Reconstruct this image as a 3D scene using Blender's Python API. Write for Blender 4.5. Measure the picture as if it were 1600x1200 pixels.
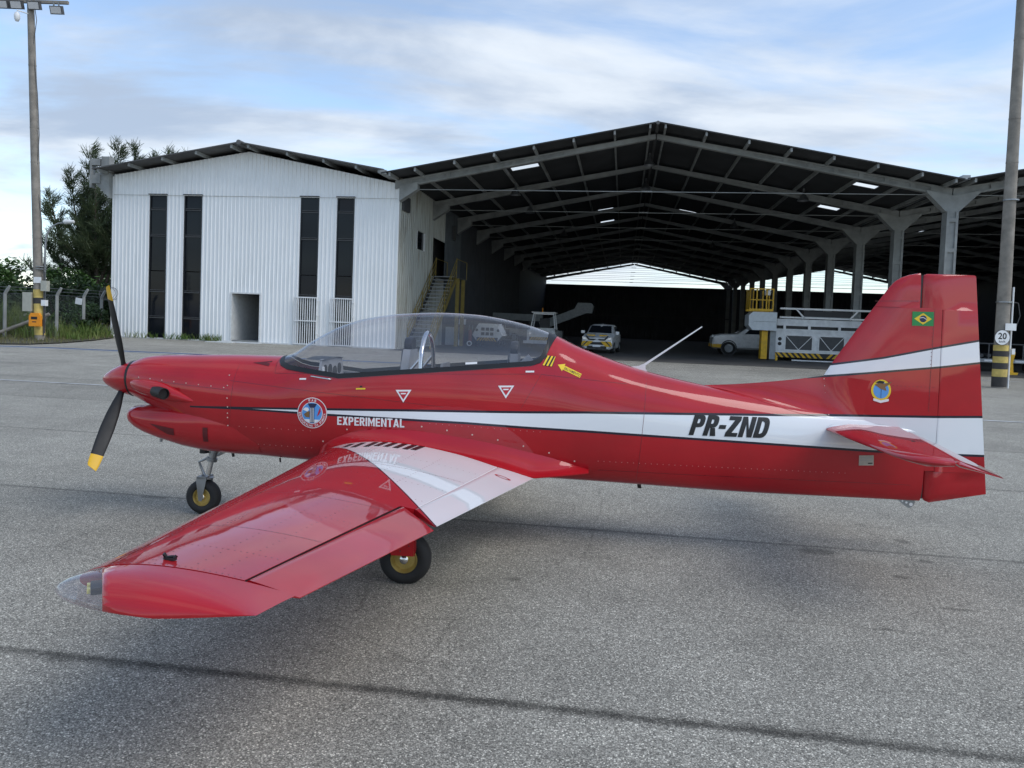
import bpy, bmesh, math, random
import numpy as np
from mathutils import Vector, Matrix, Euler

random.seed(7)
RNG = np.random.default_rng(11)
for _o in list(bpy.data.objects):
    bpy.data.objects.remove(_o)
SC = bpy.context.scene
COL = SC.collection
R = math.radians

# ---------------------------------------------------------------- camera
CAM_H = 1.70
PITCH = 0.04157          # looking slightly down
ROLL = 0.038             # the horizon falls to the right
_fwd = Vector((0, math.cos(PITCH), -math.sin(PITCH)))
_up0 = Vector((0, math.sin(PITCH), math.cos(PITCH)))
_r0 = Vector((1, 0, 0))
_rt = _r0 * math.cos(ROLL) + _up0 * math.sin(ROLL)
_up = -_r0 * math.sin(ROLL) + _up0 * math.cos(ROLL)
cam_data = bpy.data.cameras.new("camera")
cam_data.sensor_width = 36.0
cam_data.lens = 36.0 * 1190.0 / 1600.0
cam_data.shift_y = -45.0 / 1600.0
cam_data.clip_start = 0.05
cam_data.clip_end = 3000.0
cam = bpy.data.objects.new("camera", cam_data)
COL.objects.link(cam)
m3 = Matrix((_rt, _up, -_fwd)).transposed()
cam.matrix_world = Matrix.Translation((0, 0, CAM_H)) @ m3.to_4x4()
SC.camera = cam

# ---------------------------------------------------------------- sky and sun
SUN_EL, SUN_AZ = R(48), R(118)      # azimuth measured from +Y towards +X
world = bpy.data.worlds.new("World")
SC.world = world
world.use_nodes = True
wn = world.node_tree
wn.nodes.clear()


def nd(nt, t, ins=None, **props):
    n = nt.nodes.new(t)
    for k, v in props.items():
        setattr(n, k, v)
    for k, v in (ins or {}).items():
        s = n.inputs[k]
        if isinstance(v, bpy.types.NodeSocket):
            nt.links.new(v, s)
        else:
            s.default_value = v
    return n


def mt(nt, op, a, b=None, c=None, clamp=False):
    n = nt.nodes.new("ShaderNodeMath")
    n.operation = op
    n.use_clamp = clamp
    for i, v in enumerate((a, b, c)):
        if v is None:
            continue
        if isinstance(v, bpy.types.NodeSocket):
            nt.links.new(v, n.inputs[i])
        else:
            n.inputs[i].default_value = v
    return n.outputs[0]


def mixc(nt, fac, a, b, blend="MIX"):
    n = nt.nodes.new("ShaderNodeMix")
    n.data_type = "RGBA"
    n.blend_type = blend
    for s, v in ((n.inputs[0], fac), (n.inputs[6], a), (n.inputs[7], b)):
        if isinstance(v, bpy.types.NodeSocket):
            nt.links.new(v, s)
        else:
            s.default_value = v if not isinstance(v, tuple) else (*v, 1.0)[:4]
    return n.outputs[2]


def smooth(nt, x, lo, hi, o0=0.0, o1=1.0, kind="SMOOTHSTEP"):
    n = nd(nt, "ShaderNodeMapRange", {0: x, 1: lo, 2: hi, 3: o0, 4: o1}, interpolation_type=kind)
    return n.outputs[0]


sky = nd(wn, "ShaderNodeTexSky", sky_type="NISHITA", sun_disc=False)
sky.sun_elevation = SUN_EL
sky.sun_rotation = SUN_AZ
sky.air_density = 1.0
sky.dust_density = 0.5
sky.ozone_density = 1.2
tc = nd(wn, "ShaderNodeTexCoord")
sep = nd(wn, "ShaderNodeSeparateXYZ", {0: tc.outputs["Generated"]})
zc = mt(wn, "ADD", mt(wn, "MAXIMUM", sep.outputs[2], 0.0), 0.16)
px = mt(wn, "DIVIDE", sep.outputs[0], zc)
py = mt(wn, "DIVIDE", sep.outputs[1], zc)
pv = nd(wn, "ShaderNodeCombineXYZ", {0: px, 1: py, 2: 0.0})
CLOUD_OFF = (-8.0, -2.5, 0.2)
mp = nd(wn, "ShaderNodeMapping", {0: pv.outputs[0], 1: CLOUD_OFF, 2: (0, 0, R(-14)), 3: (0.55, 1.0, 1.0)})
n1 = nd(wn, "ShaderNodeTexNoise", {"Vector": mp.outputs[0], "Scale": 0.9, "Detail": 9.0, "Roughness": 0.56, "Distortion": 0.55})
n2 = nd(wn, "ShaderNodeTexNoise", {"Vector": mp.outputs[0], "Scale": 1.9, "Detail": 7.0, "Roughness": 0.55, "Distortion": 0.3})
cover = smooth(wn, n1.outputs[0], 0.40, 0.59, 0.0, 1.0)
# thin cloud near the horizon as well as overhead
bright = smooth(wn, n2.outputs[0], 0.36, 0.64)
ccol = mixc(wn, bright, (2.0, 2.42, 3.1), (3.7, 4.0, 4.35))
skyb = mixc(wn, 1.0, sky.outputs[0], (1.0, 1.0, 1.0), "MULTIPLY")
veil = smooth(wn, sep.outputs[2], 0.0, 0.22, 0.32, 0.0)
skyc = mixc(wn, mt(wn, "MAXIMUM", mt(wn, "MULTIPLY", cover, 0.93), veil), skyb, ccol)
bg = nd(wn, "ShaderNodeBackground", {0: skyc, 1: 0.15})
wout = nd(wn, "ShaderNodeOutputWorld", {0: bg.outputs[0]})

sun_d = bpy.data.lights.new("sun", "SUN")
sun_d.energy = 1.0
sun_d.angle = R(34)
sun_d.color = (1.0, 0.96, 0.9)
sun = bpy.data.objects.new("sun", sun_d)
COL.objects.link(sun)
_sd = Vector((math.sin(SUN_AZ) * math.cos(SUN_EL), math.cos(SUN_AZ) * math.cos(SUN_EL), math.sin(SUN_EL)))
sun.rotation_euler = _sd.to_track_quat("Z", "Y").to_euler()
sun.location = _sd * 60

vs = SC.view_settings
vs.view_transform = "Standard"
vs.look = "None"
vs.exposure = 0.64
vs.gamma = 1.0
vs.use_curve_mapping = False
SC.cycles.max_bounces = 7
SC.cycles.transparent_max_bounces = 16

# ---------------------------------------------------------------- helpers
PHI = R(8.25)                       # the hangar row is turned against the camera
UX = Vector((math.cos(PHI), -math.sin(PHI), 0))
VX = Vector((math.sin(PHI), math.cos(PHI), 0))
HD = 33.2                           # metres to the hangar fronts
ZF = 0.34                           # hangar floor level


def HW(u, v, z=0.0):
    """hangar coordinates (along the front, into the hangar, up) to world"""
    return UX * u + VX * (HD + v) + Vector((0, 0, z))


def gz(x, y):
    v = x * VX.x + y * VX.y
    return ZF * min(max((v - 10.0) / 22.5, 0.0), 1.0)


class MB:
    def __init__(self):
        self.v, self.f, self.mi = [], [], []
        self.m = 0

    def add(self, vs_, fs_):
        k = len(self.v)
        self.v += [tuple(p) for p in vs_]
        self.f += [tuple(i + k for i in f) for f in fs_]
        self.mi += [self.m] * len(fs_)
        return self

    def box(self, x0, x1, y0, y1, z0, z1):
        return self.add([(x0, y0, z0), (x1, y0, z0), (x1, y1, z0), (x0, y1, z0), (x0, y0, z1), (x1, y0, z1), (x1, y1, z1), (x0, y1, z1)],
                        [(0, 3, 2, 1), (4, 5, 6, 7), (0, 1, 5, 4), (1, 2, 6, 5), (2, 3, 7, 6), (3, 0, 4, 7)])

    def beam(self, p0, p1, w, h, up=(0, 0, 1)):
        """rectangular bar from p0 to p1, w across, h along up"""
        p0, p1, up = Vector(p0), Vector(p1), Vector(up)
        d = (p1 - p0).normalized()
        s = d.cross(up).normalized()
        t = s.cross(d).normalized()
        vs_ = []
        for p in (p0, p1):
            for a, b in ((-1, -1), (1, -1), (1, 1), (-1, 1)):
                vs_.append(p + s * (a * w / 2) + t * (b * h / 2))
        return self.add(vs_, [(0, 1, 2, 3), (7, 6, 5, 4), (0, 4, 5, 1), (1, 5, 6, 2), (2, 6, 7, 3), (3, 7, 4, 0)])

    def tube(self, pts, r, n=8, cap=True):
        pts = [Vector(p) for p in pts]
        rs = r if isinstance(r, (list, tuple)) else [r] * len(pts)
        vs_, fs_ = [], []
        ref = None
        for i, p in enumerate(pts):
            d = (pts[min(i + 1, len(pts) - 1)] - pts[max(i - 1, 0)]).normalized()
            if ref is None:
                ref = Vector((0, 0, 1)) if abs(d.z) < 0.9 else Vector((1, 0, 0))
            s = d.cross(ref).normalized()
            t = s.cross(d).normalized()
            ref = t
            for k in range(n):
                a = 2 * math.pi * k / n
                vs_.append(p + (s * math.cos(a) + t * math.sin(a)) * rs[i])
        for i in range(len(pts) - 1):
            for k in range(n):
                k2 = (k + 1) % n
                fs_.append((i * n + k, (i + 1) * n + k, (i + 1) * n + k2, i * n + k2))
        if cap:
            fs_.append(tuple(range(n)))
            fs_.append(tuple(reversed([(len(pts) - 1) * n + k for k in range(n)])))
        return self.add(vs_, fs_)

    def prism(self, poly, axis, t0, t1):
        """polygon in the two other axes (in xyz order) pushed along axis 0/1/2"""
        def P(a, b, t):
            return {0: (t, a, b), 1: (a, t, b), 2: (a, b, t)}[axis]
        n = len(poly)
        vs_ = [P(a, b, t0) for a, b in poly] + [P(a, b, t1) for a, b in poly]
        fs_ = [tuple(range(n)), tuple(range(2 * n - 1, n - 1, -1))]
        fs_ += [(i, i + n, (i + 1) % n + n, (i + 1) % n) for i in range(n)]
        return self.add(vs_, fs_)

    def lathe(self, prof, c=(0, 0, 0), axis=(0, 0, 1), n=24):
        """profile of (radius, height) turned about axis through c"""
        c, ax = Vector(c), Vector(axis).normalized()
        s = ax.orthogonal().normalized()
        t = ax.cross(s)
        vs_, fs_ = [], []
        for r, h in prof:
            for k in range(n):
                a = 2 * math.pi * k / n
                vs_.append(c + ax * h + (s * math.cos(a) + t * math.sin(a)) * r)
        for i in range(len(prof) - 1):
            for k in range(n):
                k2 = (k + 1) % n
                fs_.append((i * n + k, i * n + k2, (i + 1) * n + k2, (i + 1) * n + k))
        return self.add(vs_, fs_)

    def grid(self, rows, close=False):
        n = len(rows[0])
        vs_ = [p for r in rows for p in r]
        fs_ = []
        for i in range(len(rows) - 1):
            for k in range(n if close else n - 1):
                k2 = (k + 1) % n
                fs_.append((i * n + k, i * n + k2, (i + 1) * n + k2, (i + 1) * n + k))
        return self.add(vs_, fs_)

    def mesh(self, name, mats, smooth_deg=None, weld=True):
        me = bpy.data.meshes.new(name)
        me.from_pydata([tuple(p) for p in self.v], [], self.f)
        mats = mats if isinstance(mats, (list, tuple)) else [mats]
        for m in mats:
            me.materials.append(m)
        if len(mats) > 1:
            me.polygons.foreach_set("material_index", self.mi)
        bm = bmesh.new()
        bm.from_mesh(me)
        if weld:
            bmesh.ops.remove_doubles(bm, verts=bm.verts, dist=1e-5)
        bmesh.ops.recalc_face_normals(bm, faces=bm.faces)
        if smooth_deg is not None:
            lim = R(smooth_deg)
            for f in bm.faces:
                f.smooth = True
            for e in bm.edges:
                if len(e.link_faces) != 2 or e.calc_face_angle(0.0) > lim:
                    e.smooth = False
        bm.to_mesh(me)
        bm.free()
        me.validate()
        return me

    def build(self, name, mats, parent=None, smooth_deg=None, weld=True):
        o = bpy.data.objects.new(name, self.mesh(name, mats, smooth_deg, weld))
        COL.objects.link(o)
        o.parent = parent
        return o


def link_mesh(name, me, parent=None, loc=(0, 0, 0), rotz=0.0):
    o = bpy.data.objects.new(name, me)
    COL.objects.link(o)
    o.parent = parent
    o.location = loc
    o.rotation_euler = (0, 0, rotz)
    return o


def tag(o, label=None, cat=None, group=None, kind=None):
    for k, v in (("label", label), ("category", cat), ("group", group), ("kind", kind)):
        if v:
            o[k] = v
    return o


def thing(name, label, cat, loc=(0, 0, 0), rotz=0.0, group=None):
    o = bpy.data.objects.new(name, None)
    o.empty_display_size = 0.2
    COL.objects.link(o)
    o.location = loc
    o.rotation_euler = (0, 0, rotz)
    return tag(o, label, cat, group)


def hthing(name, label, cat, u, v, z=None, rot=0.0, group=None):
    return thing(name, label, cat, HW(u, v, ZF if z is None else z), -PHI + rot, group)


def pchip(xs, ys):
    xs, ys = np.asarray(xs, float), np.asarray(ys, float)
    h = np.diff(xs)
    d = np.diff(ys) / h
    m = np.zeros_like(xs)
    for i in range(1, len(xs) - 1):
        if d[i - 1] * d[i] > 0:
            w1, w2 = 2 * h[i] + h[i - 1], h[i] + 2 * h[i - 1]
            m[i] = (w1 + w2) / (w1 / d[i - 1] + w2 / d[i])
    m[0], m[-1] = d[0], d[-1]

    def f(x):
        x = min(max(x, xs[0]), xs[-1])
        i = min(max(int(np.searchsorted(xs, x)) - 1, 0), len(xs) - 2)
        t = (x - xs[i]) / h[i]
        return float(ys[i] * (2 * t**3 - 3 * t**2 + 1) + h[i] * m[i] * (t**3 - 2 * t**2 + t) + ys[i + 1] * (-2 * t**3 + 3 * t**2) + h[i] * m[i + 1] * (t**3 - t**2))
    return f


def lin(pts):
    xs, ys = zip(*pts)
    return lambda x: float(np.interp(x, xs, ys))


# ---------------------------------------------------------------- materials
MATS = {}


def newmat(name):
    m = bpy.data.materials.new(name)
    m.use_nodes = True
    nt = m.node_tree
    nt.nodes.clear()
    out = nd(nt, "ShaderNodeOutputMaterial")
    b = nd(nt, "ShaderNodeBsdfPrincipled")
    nt.links.new(b.outputs[0], out.inputs[0])
    MATS[name] = m
    return m, nt, b, out


def setin(nt, node, key, v):
    if isinstance(v, bpy.types.NodeSocket):
        nt.links.new(v, node.inputs[key])
    else:
        node.inputs[key].default_value = (*v, 1.0) if isinstance(v, tuple) and len(v) == 3 else v


def bump(nt, b, h, strength, dist=0.01):
    bn = nd(nt, "ShaderNodeBump", {"Height": h, "Strength": strength, "Distance": dist})
    nt.links.new(bn.outputs[0], b.inputs["Normal"])


def plain(name, col, rough=0.5, metal=0.0, var=0.15, scale=6.0, coat=0.0, bumpk=0.0, spec=0.5):
    """colour broken up by soft noise (wear and grime), so that nothing is one flat tone"""
    m, nt, b, out = newmat(name)
    t = nd(nt, "ShaderNodeTexCoord")
    n = nd(nt, "ShaderNodeTexNoise", {"Vector": t.outputs["Object"], "Scale": scale, "Detail": 6.0, "Roughness": 0.6})
    k = smooth(nt, n.outputs[0], 0.3, 0.7, 1.0 - var, 1.0 + var * 0.4, "LINEAR")
    c = mixc(nt, 1.0, col, nd(nt, "ShaderNodeCombineColor", {0: k, 1: k, 2: k}).outputs[0], "MULTIPLY")
    setin(nt, b, "Base Color", c)
    setin(nt, b, "Roughness", smooth(nt, n.outputs[0], 0.3, 0.7, max(rough - 0.08, 0.02), min(rough + 0.1, 1.0), "LINEAR"))
    setin(nt, b, "Metallic", metal)
    setin(nt, b, "Specular IOR Level", spec)
    if coat:
        setin(nt, b, "Coat Weight", coat)
        setin(nt, b, "Coat Roughness", 0.04)
    if bumpk:
        n2_ = nd(nt, "ShaderNodeTexNoise", {"Vector": t.outputs["Object"], "Scale": scale * 8, "Detail": 4.0})
        bump(nt, b, n2_.outputs[0], bumpk, 0.01)
    return m


plain("concrete", (0.30, 0.31, 0.30), 0.85, var=0.35, scale=1.6, bumpk=0.2)
plain("concrete_pole", (0.27, 0.245, 0.21), 0.85, var=0.4, scale=2.5, bumpk=0.25)
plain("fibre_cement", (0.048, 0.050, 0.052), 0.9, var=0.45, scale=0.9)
plain("roof_sheet", (0.12, 0.12, 0.12), 0.9, var=0.4, scale=0.9)
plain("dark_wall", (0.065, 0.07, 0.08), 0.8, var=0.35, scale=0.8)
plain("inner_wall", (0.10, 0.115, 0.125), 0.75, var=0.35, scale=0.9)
plain("frame_white", (0.72, 0.73, 0.72), 0.5, var=0.15)
plain("gate_white", (0.78, 0.79, 0.79), 0.45, var=0.1)
plain("black_frame", (0.015, 0.017, 0.02), 0.4)
plain("steel", (0.33, 0.34, 0.35), 0.4, metal=0.85, var=0.2)
plain("chrome", (0.72, 0.72, 0.72), 0.16, metal=1.0, var=0.1)
plain("grey_paint", (0.30, 0.32, 0.33), 0.45, var=0.25)
plain("dark_grey", (0.07, 0.072, 0.075), 0.6, var=0.3)
plain("black", (0.012, 0.012, 0.013), 0.45)
plain("rubber", (0.014, 0.014, 0.015), 0.7, var=0.35, scale=9)
plain("vehicle_white", (0.74, 0.75, 0.75), 0.3, var=0.12, coat=0.6)
plain("equip_white", (0.74, 0.75, 0.75), 0.5, var=0.25, scale=3)
plain("yellow", (0.72, 0.42, 0.015), 0.5, var=0.25)
plain("faded_yellow", (0.62, 0.47, 0.14), 0.8, var=0.35, scale=4)
plain("faded_black", (0.055, 0.052, 0.05), 0.85, var=0.4, scale=5)
plain("rail_yellow", (0.30, 0.225, 0.05), 0.6, var=0.3)
plain("orange", (0.85, 0.30, 0.01), 0.45, var=0.12)
plain("prop_yellow", (0.80, 0.46, 0.01), 0.45, var=0.12)
plain("prop_black", (0.006, 0.006, 0.0065), 0.55, var=0.3)
plain("gold_rim", (0.55, 0.41, 0.13), 0.4, metal=0.5, var=0.3, scale=12)
plain("decal_white", (0.80, 0.80, 0.80), 0.35, var=0.06)
plain("decal_black", (0.008, 0.008, 0.009), 0.4)
plain("decal_blue", (0.10, 0.33, 0.72), 0.35, var=0.1)
plain("decal_navy", (0.012, 0.02, 0.07), 0.35)
plain("decal_red", (0.50, 0.012, 0.025), 0.35)
plain("decal_brown", (0.22, 0.12, 0.04), 0.4)
plain("decal_green", (0.015, 0.25, 0.06), 0.35)
plain("decal_yellow", (0.85, 0.60, 0.02), 0.35)
plain("cream", (0.62, 0.58, 0.47), 0.5)
plain("box_beige", (0.42, 0.42, 0.36), 0.6)
plain("rust_red", (0.22, 0.05, 0.035), 0.6, var=0.3)
plain("paint_blue", (0.05, 0.12, 0.27), 0.85, var=0.3, scale=5)
plain("paint_white", (0.52, 0.53, 0.53), 0.85, var=0.45, scale=4)
plain("bark", (0.11, 0.085, 0.065), 0.95, var=0.5, scale=4, bumpk=0.4)
plain("screw", (0.62, 0.48, 0.42), 0.4, metal=0.3)
plain("placard", (0.45, 0.42, 0.36), 0.45, var=0.2, scale=20)
plain("cabinet", (0.62, 0.66, 0.68), 0.4, var=0.12)
plain("cockpit_grey", (0.16, 0.165, 0.17), 0.7, var=0.2)
plain("panel_grey", (0.36, 0.365, 0.37), 0.55, var=0.2)


def leafmat(name, col, col2):
    m, nt, b, out = newmat(name)
    oi = nd(nt, "ShaderNodeTexCoord")
    n = nd(nt, "ShaderNodeTexNoise", {"Vector": oi.outputs["Object"], "Scale": 1.3, "Detail": 5.0})
    c = mixc(nt, smooth(nt, n.outputs[0], 0.35, 0.65), col, col2)
    setin(nt, b, "Base Color", c)
    setin(nt, b, "Roughness", 0.65)
    tr = nd(nt, "ShaderNodeBsdfTranslucent", {0: c})
    mx = nd(nt, "ShaderNodeMixShader", {0: 0.25, 1: b.outputs[0], 2: tr.outputs[0]})
    nt.links.new(mx.outputs[0], out.inputs[0])
    return m


leafmat("leaf_needle", (0.045, 0.068, 0.032), (0.085, 0.115, 0.05))
leafmat("leaf_broad", (0.028, 0.07, 0.014), (0.07, 0.14, 0.03))
leafmat("leaf_dark", (0.016, 0.038, 0.012), (0.04, 0.075, 0.022))
leafmat("grass_blade", (0.07, 0.14, 0.02), (0.17, 0.20, 0.05))
leafmat("grass_dry", (0.12, 0.13, 0.04), (0.20, 0.17, 0.08))


def cladding(name, base, stain, amt=0.2):
    m, nt, b, out = newmat(name)
    t = nd(nt, "ShaderNodeTexCoord")
    mpp = nd(nt, "ShaderNodeMapping", {0: t.outputs["Object"], 3: (3.0, 3.0, 0.35)})
    n = nd(nt, "ShaderNodeTexNoise", {"Vector": mpp.outputs[0], "Scale": 1.4, "Detail": 7.0, "Roughness": 0.65})
    n3 = nd(nt, "ShaderNodeTexNoise", {"Vector": t.outputs["Object"], "Scale": 0.5, "Detail": 5.0})
    f = mt(nt, "MULTIPLY", smooth(nt, n.outputs[0], 0.45, 0.75), amt)
    f2 = mt(nt, "MULTIPLY", smooth(nt, n3.outputs[0], 0.45, 0.75), 0.10)
    c = mixc(nt, mt(nt, "MAXIMUM", f, f2), base, stain)
    setin(nt, b, "Base Color", c)
    setin(nt, b, "Roughness", 0.42)
    return m


cladding("clad_white", (0.86, 0.87, 0.865), (0.46, 0.47, 0.44))
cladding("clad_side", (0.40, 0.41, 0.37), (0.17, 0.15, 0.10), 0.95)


def glassy(name, tint, ior=1.45, rough=0.0, refl=1.0, haze=0.035):
    m, nt, b, out = newmat(name)
    nt.nodes.remove(b)
    ge = nd(nt, "ShaderNodeNewGeometry")
    dt_ = nd(nt, "ShaderNodeVectorMath", {0: ge.outputs["Normal"], 1: ge.outputs["Incoming"]}, operation="DOT_PRODUCT")
    cs_ = mt(nt, "SUBTRACT", 1.0, mt(nt, "ABSOLUTE", dt_.outputs["Value"]), clamp=True)
    f0 = ((ior - 1) / (ior + 1)) ** 2
    frs = mt(nt, "ADD", f0, mt(nt, "MULTIPLY", mt(nt, "POWER", cs_, 5.0), 1 - f0))
    g = nd(nt, "ShaderNodeBsdfGlossy", {0: (1, 1, 1, 1), 1: rough})
    tr = nd(nt, "ShaderNodeBsdfTransparent", {0: (*tint, 1)})
    mx = nd(nt, "ShaderNodeMixShader", {0: mt(nt, "MULTIPLY", frs, refl), 1: tr.outputs[0], 2: g.outputs[0]})
    df = nd(nt, "ShaderNodeBsdfDiffuse", {0: (0.8, 0.8, 0.82, 1)})
    mx = nd(nt, "ShaderNodeMixShader", {0: haze, 1: mx.outputs[0], 2: df.outputs[0]})
    nt.links.new(mx.outputs[0], out.inputs[0])
    return m


glassy("canopy_glass", (0.87, 0.87, 0.89), 1.6, 0.008, refl=1.25, haze=0.03)
glassy("lens_glass", (0.80, 0.79, 0.80), 1.5, 0.03, haze=0.07)
_m, _nt, _b, _o = newmat("window_glass")
setin(_nt, _b, "Base Color", (0.008, 0.010, 0.014))
setin(_nt, _b, "Roughness", 0.06)
setin(_nt, _b, "Specular IOR Level", 0.22)
_m, _nt, _b, _o = newmat("car_glass")
setin(_nt, _b, "Specular IOR Level", 0.10)
setin(_nt, _b, "Base Color", (0.012, 0.014, 0.018))
setin(_nt, _b, "Roughness", 0.05)
_m, _nt, _b, _o = newmat("skylight")
_t = nd(_nt, "ShaderNodeBsdfTranslucent", {0: (0.86, 0.86, 0.80, 1)})
_nt.links.new(_t.outputs[0], _o.inputs[0])
_m, _nt, _b, _o = newmat("headlamp")
setin(_nt, _b, "Base Color", (0.75, 0.77, 0.8))
setin(_nt, _b, "Metallic", 0.6)
setin(_nt, _b, "Roughness", 0.12)
_m, _nt, _b, _o = newmat("led_yellow")
setin(_nt, _b, "Base Color", (0.75, 0.72, 0.25))
setin(_nt, _b, "Roughness", 0.25)


def fcurve(nt, x, pts, x0, x1, y0, y1):
    """piecewise linear y(x) as a Float Curve"""
    xn = mt(nt, "DIVIDE", mt(nt, "SUBTRACT", x, x0), x1 - x0, clamp=True)
    n = nt.nodes.new("ShaderNodeFloatCurve")
    cu = n.mapping.curves[0]
    P = [((px_ - x0) / (x1 - x0), (py_ - y0) / (y1 - y0)) for px_, py_ in pts]
    if P[0][0] > 0:
        P.insert(0, (0.0, P[0][1]))
    if P[-1][0] < 1:
        P.append((1.0, P[-1][1]))
    while len(cu.points) < len(P):
        cu.points.new(0.5, 0.5)
    for p, q in zip(cu.points, P):
        p.location = q
        p.handle_type = "VECTOR"
    n.mapping.update()
    n.inputs[0].default_value = 1.0
    nt.links.new(xn, n.inputs[1])
    return mt(nt, "ADD", mt(nt, "MULTIPLY", n.outputs[0], y1 - y0), y0)


RED = (0.42, 0.0055, 0.012)
WHITE = (0.78, 0.80, 0.82)


def gloss(nt, b, coord, wav):
    setin(nt, b, "Roughness", 0.45)
    setin(nt, b, "Specular IOR Level", 0.12)
    setin(nt, b, "Coat Weight", 1.0)
    setin(nt, b, "Coat Roughness", 0.03)
    n = nd(nt, "ShaderNodeTexNoise", {"Vector": coord, "Scale": 2.6, "Detail": 2.0, "Roughness": 0.4})
    bn = nd(nt, "ShaderNodeBump", {"Height": n.outputs[0], "Strength": wav, "Distance": 0.02})
    nt.links.new(bn.outputs[0], b.inputs["Normal"])
    nt.links.new(bn.outputs[0], b.inputs["Coat Normal"])


def redvar(nt, coord):
    n = nd(nt, "ShaderNodeTexNoise", {"Vector": coord, "Scale": 1.7, "Detail": 7.0, "Roughness": 0.62})
    return mixc(nt, smooth(nt, n.outputs[0], 0.3, 0.7), tuple(c * 0.86 for c in RED), tuple(c * 1.06 for c in RED))


def band(nt, z, f, w):
    return mt(nt, "LESS_THAN", mt(nt, "ABSOLUTE", mt(nt, "SUBTRACT", z, f)), w)


def body_paint():
    """red with the painted white flash along the side and up the fin, edged in black"""
    m, nt, b, out = newmat("body_paint")
    t = nd(nt, "ShaderNodeTexCoord")
    s = nd(nt, "ShaderNodeSeparateXYZ", {0: t.outputs["Object"]})
    a, c = s.outputs[0], s.outputs[2]
    top = fcurve(nt, a, [(0.956, 0.936), (1.591, 0.96), (2.719, 1.001), (3.624, 1.028), (4.113, 1.047), (4.906, 1.064), (5.75, 1.079), (7.1, 1.12)], 0, 7.4, 0.5, 2.0)
    bot = fcurve(nt, a, [(0.956, 0.934), (1.35, 0.941), (1.591, 0.940), (2.158, 0.934), (3.19, 0.924), (3.63, 0.911), (4.12, 0.901), (4.84, 0.878), (5.645, 0.850), (6.287, 0.827), (7.13, 0.82)], 0, 7.4, 0.5, 2.0)
    wt = fcurve(nt, a, [(5.70, 1.40), (5.962, 1.474), (6.351, 1.545), (6.756, 1.641), (7.05, 1.701), (7.3, 1.75)], 0, 7.4, 0.5, 2.0)
    wb = fcurve(nt, a, [(5.70, 1.355), (5.875, 1.376), (6.764, 1.489), (7.061, 1.531), (7.3, 1.565)], 0, 7.4, 0.5, 2.0)
    def between(lo, hi):
        return mt(nt, "MULTIPLY", mt(nt, "GREATER_THAN", c, lo), mt(nt, "LESS_THAN", c, hi))
    w1 = mt(nt, "MULTIPLY", between(bot, top), mt(nt, "GREATER_THAN", a, 1.30))
    aft = mt(nt, "GREATER_THAN", a, 5.80)
    w2 = mt(nt, "MULTIPLY", between(wb, wt), aft)
    wid = smooth(nt, a, 0.9, 2.2, 0.006, 0.009, "LINEAR")
    k = mt(nt, "MULTIPLY", mt(nt, "MAXIMUM", band(nt, c, top, wid), band(nt, c, bot, wid)), mt(nt, "GREATER_THAN", a, 0.92))
    k2 = mt(nt, "MULTIPLY", mt(nt, "MAXIMUM", band(nt, c, wt, 0.008), band(nt, c, wb, 0.008)), aft)
    col = redvar(nt, t.outputs["Object"])
    col = mixc(nt, mt(nt, "MAXIMUM", w1, w2), col, WHITE)
    col = mixc(nt, mt(nt, "MAXIMUM", k, k2), col, (0.012, 0.010, 0.022))
    setin(nt, b, "Base Color", col)
    gloss(nt, b, t.outputs["Object"], 0.06)
    return m


def wing_paint():
    """red with the white inner panel, edged in black"""
    m, nt, b, out = newmat("wing_paint")
    t = nd(nt, "ShaderNodeTexCoord")
    s = nd(nt, "ShaderNodeSeparateXYZ", {0: t.outputs["Object"]})
    a = s.outputs[0]
    bb = mt(nt, "ABSOLUTE", s.outputs[1])
    ed = fcurve(nt, a, [(1.95, 0.18), (2.10, 0.42), (2.294, 0.687), (2.374, 0.79), (2.566, 1.08), (2.736, 1.345), (2.966, 1.74), (3.2, 2.142), (3.349, 2.395), (3.6, 2.82)], 1.9, 3.8, -0.2, 3.0)
    w = mt(nt, "LESS_THAN", bb, ed)
    k = band(nt, bb, ed, 0.011)
    col = redvar(nt, t.outputs["Object"])
    col = mixc(nt, w, col, (0.74, 0.745, 0.75))
    col = mixc(nt, k, col, (0.012, 0.010, 0.022))
    setin(nt, b, "Base Color", col)
    gloss(nt, b, t.outputs["Object"], 0.06)
    return m


def red_paint():
    m, nt, b, out = newmat("red_paint")
    t = nd(nt, "ShaderNodeTexCoord")
    setin(nt, b, "Base Color", redvar(nt, t.outputs["Object"]))
    gloss(nt, b, t.outputs["Object"], 0.04)
    return m


body_paint()
wing_paint()
red_paint()
plain("rivet_red", (0.15, 0.006, 0.012), 0.3, coat=0.5)
plain("rivet_pale", (0.55, 0.16, 0.16), 0.4)
plain("recess_shade", (0.10, 0.003, 0.006), 0.5)
plain("white_gloss", WHITE, 0.3, var=0.05, coat=0.8)


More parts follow.
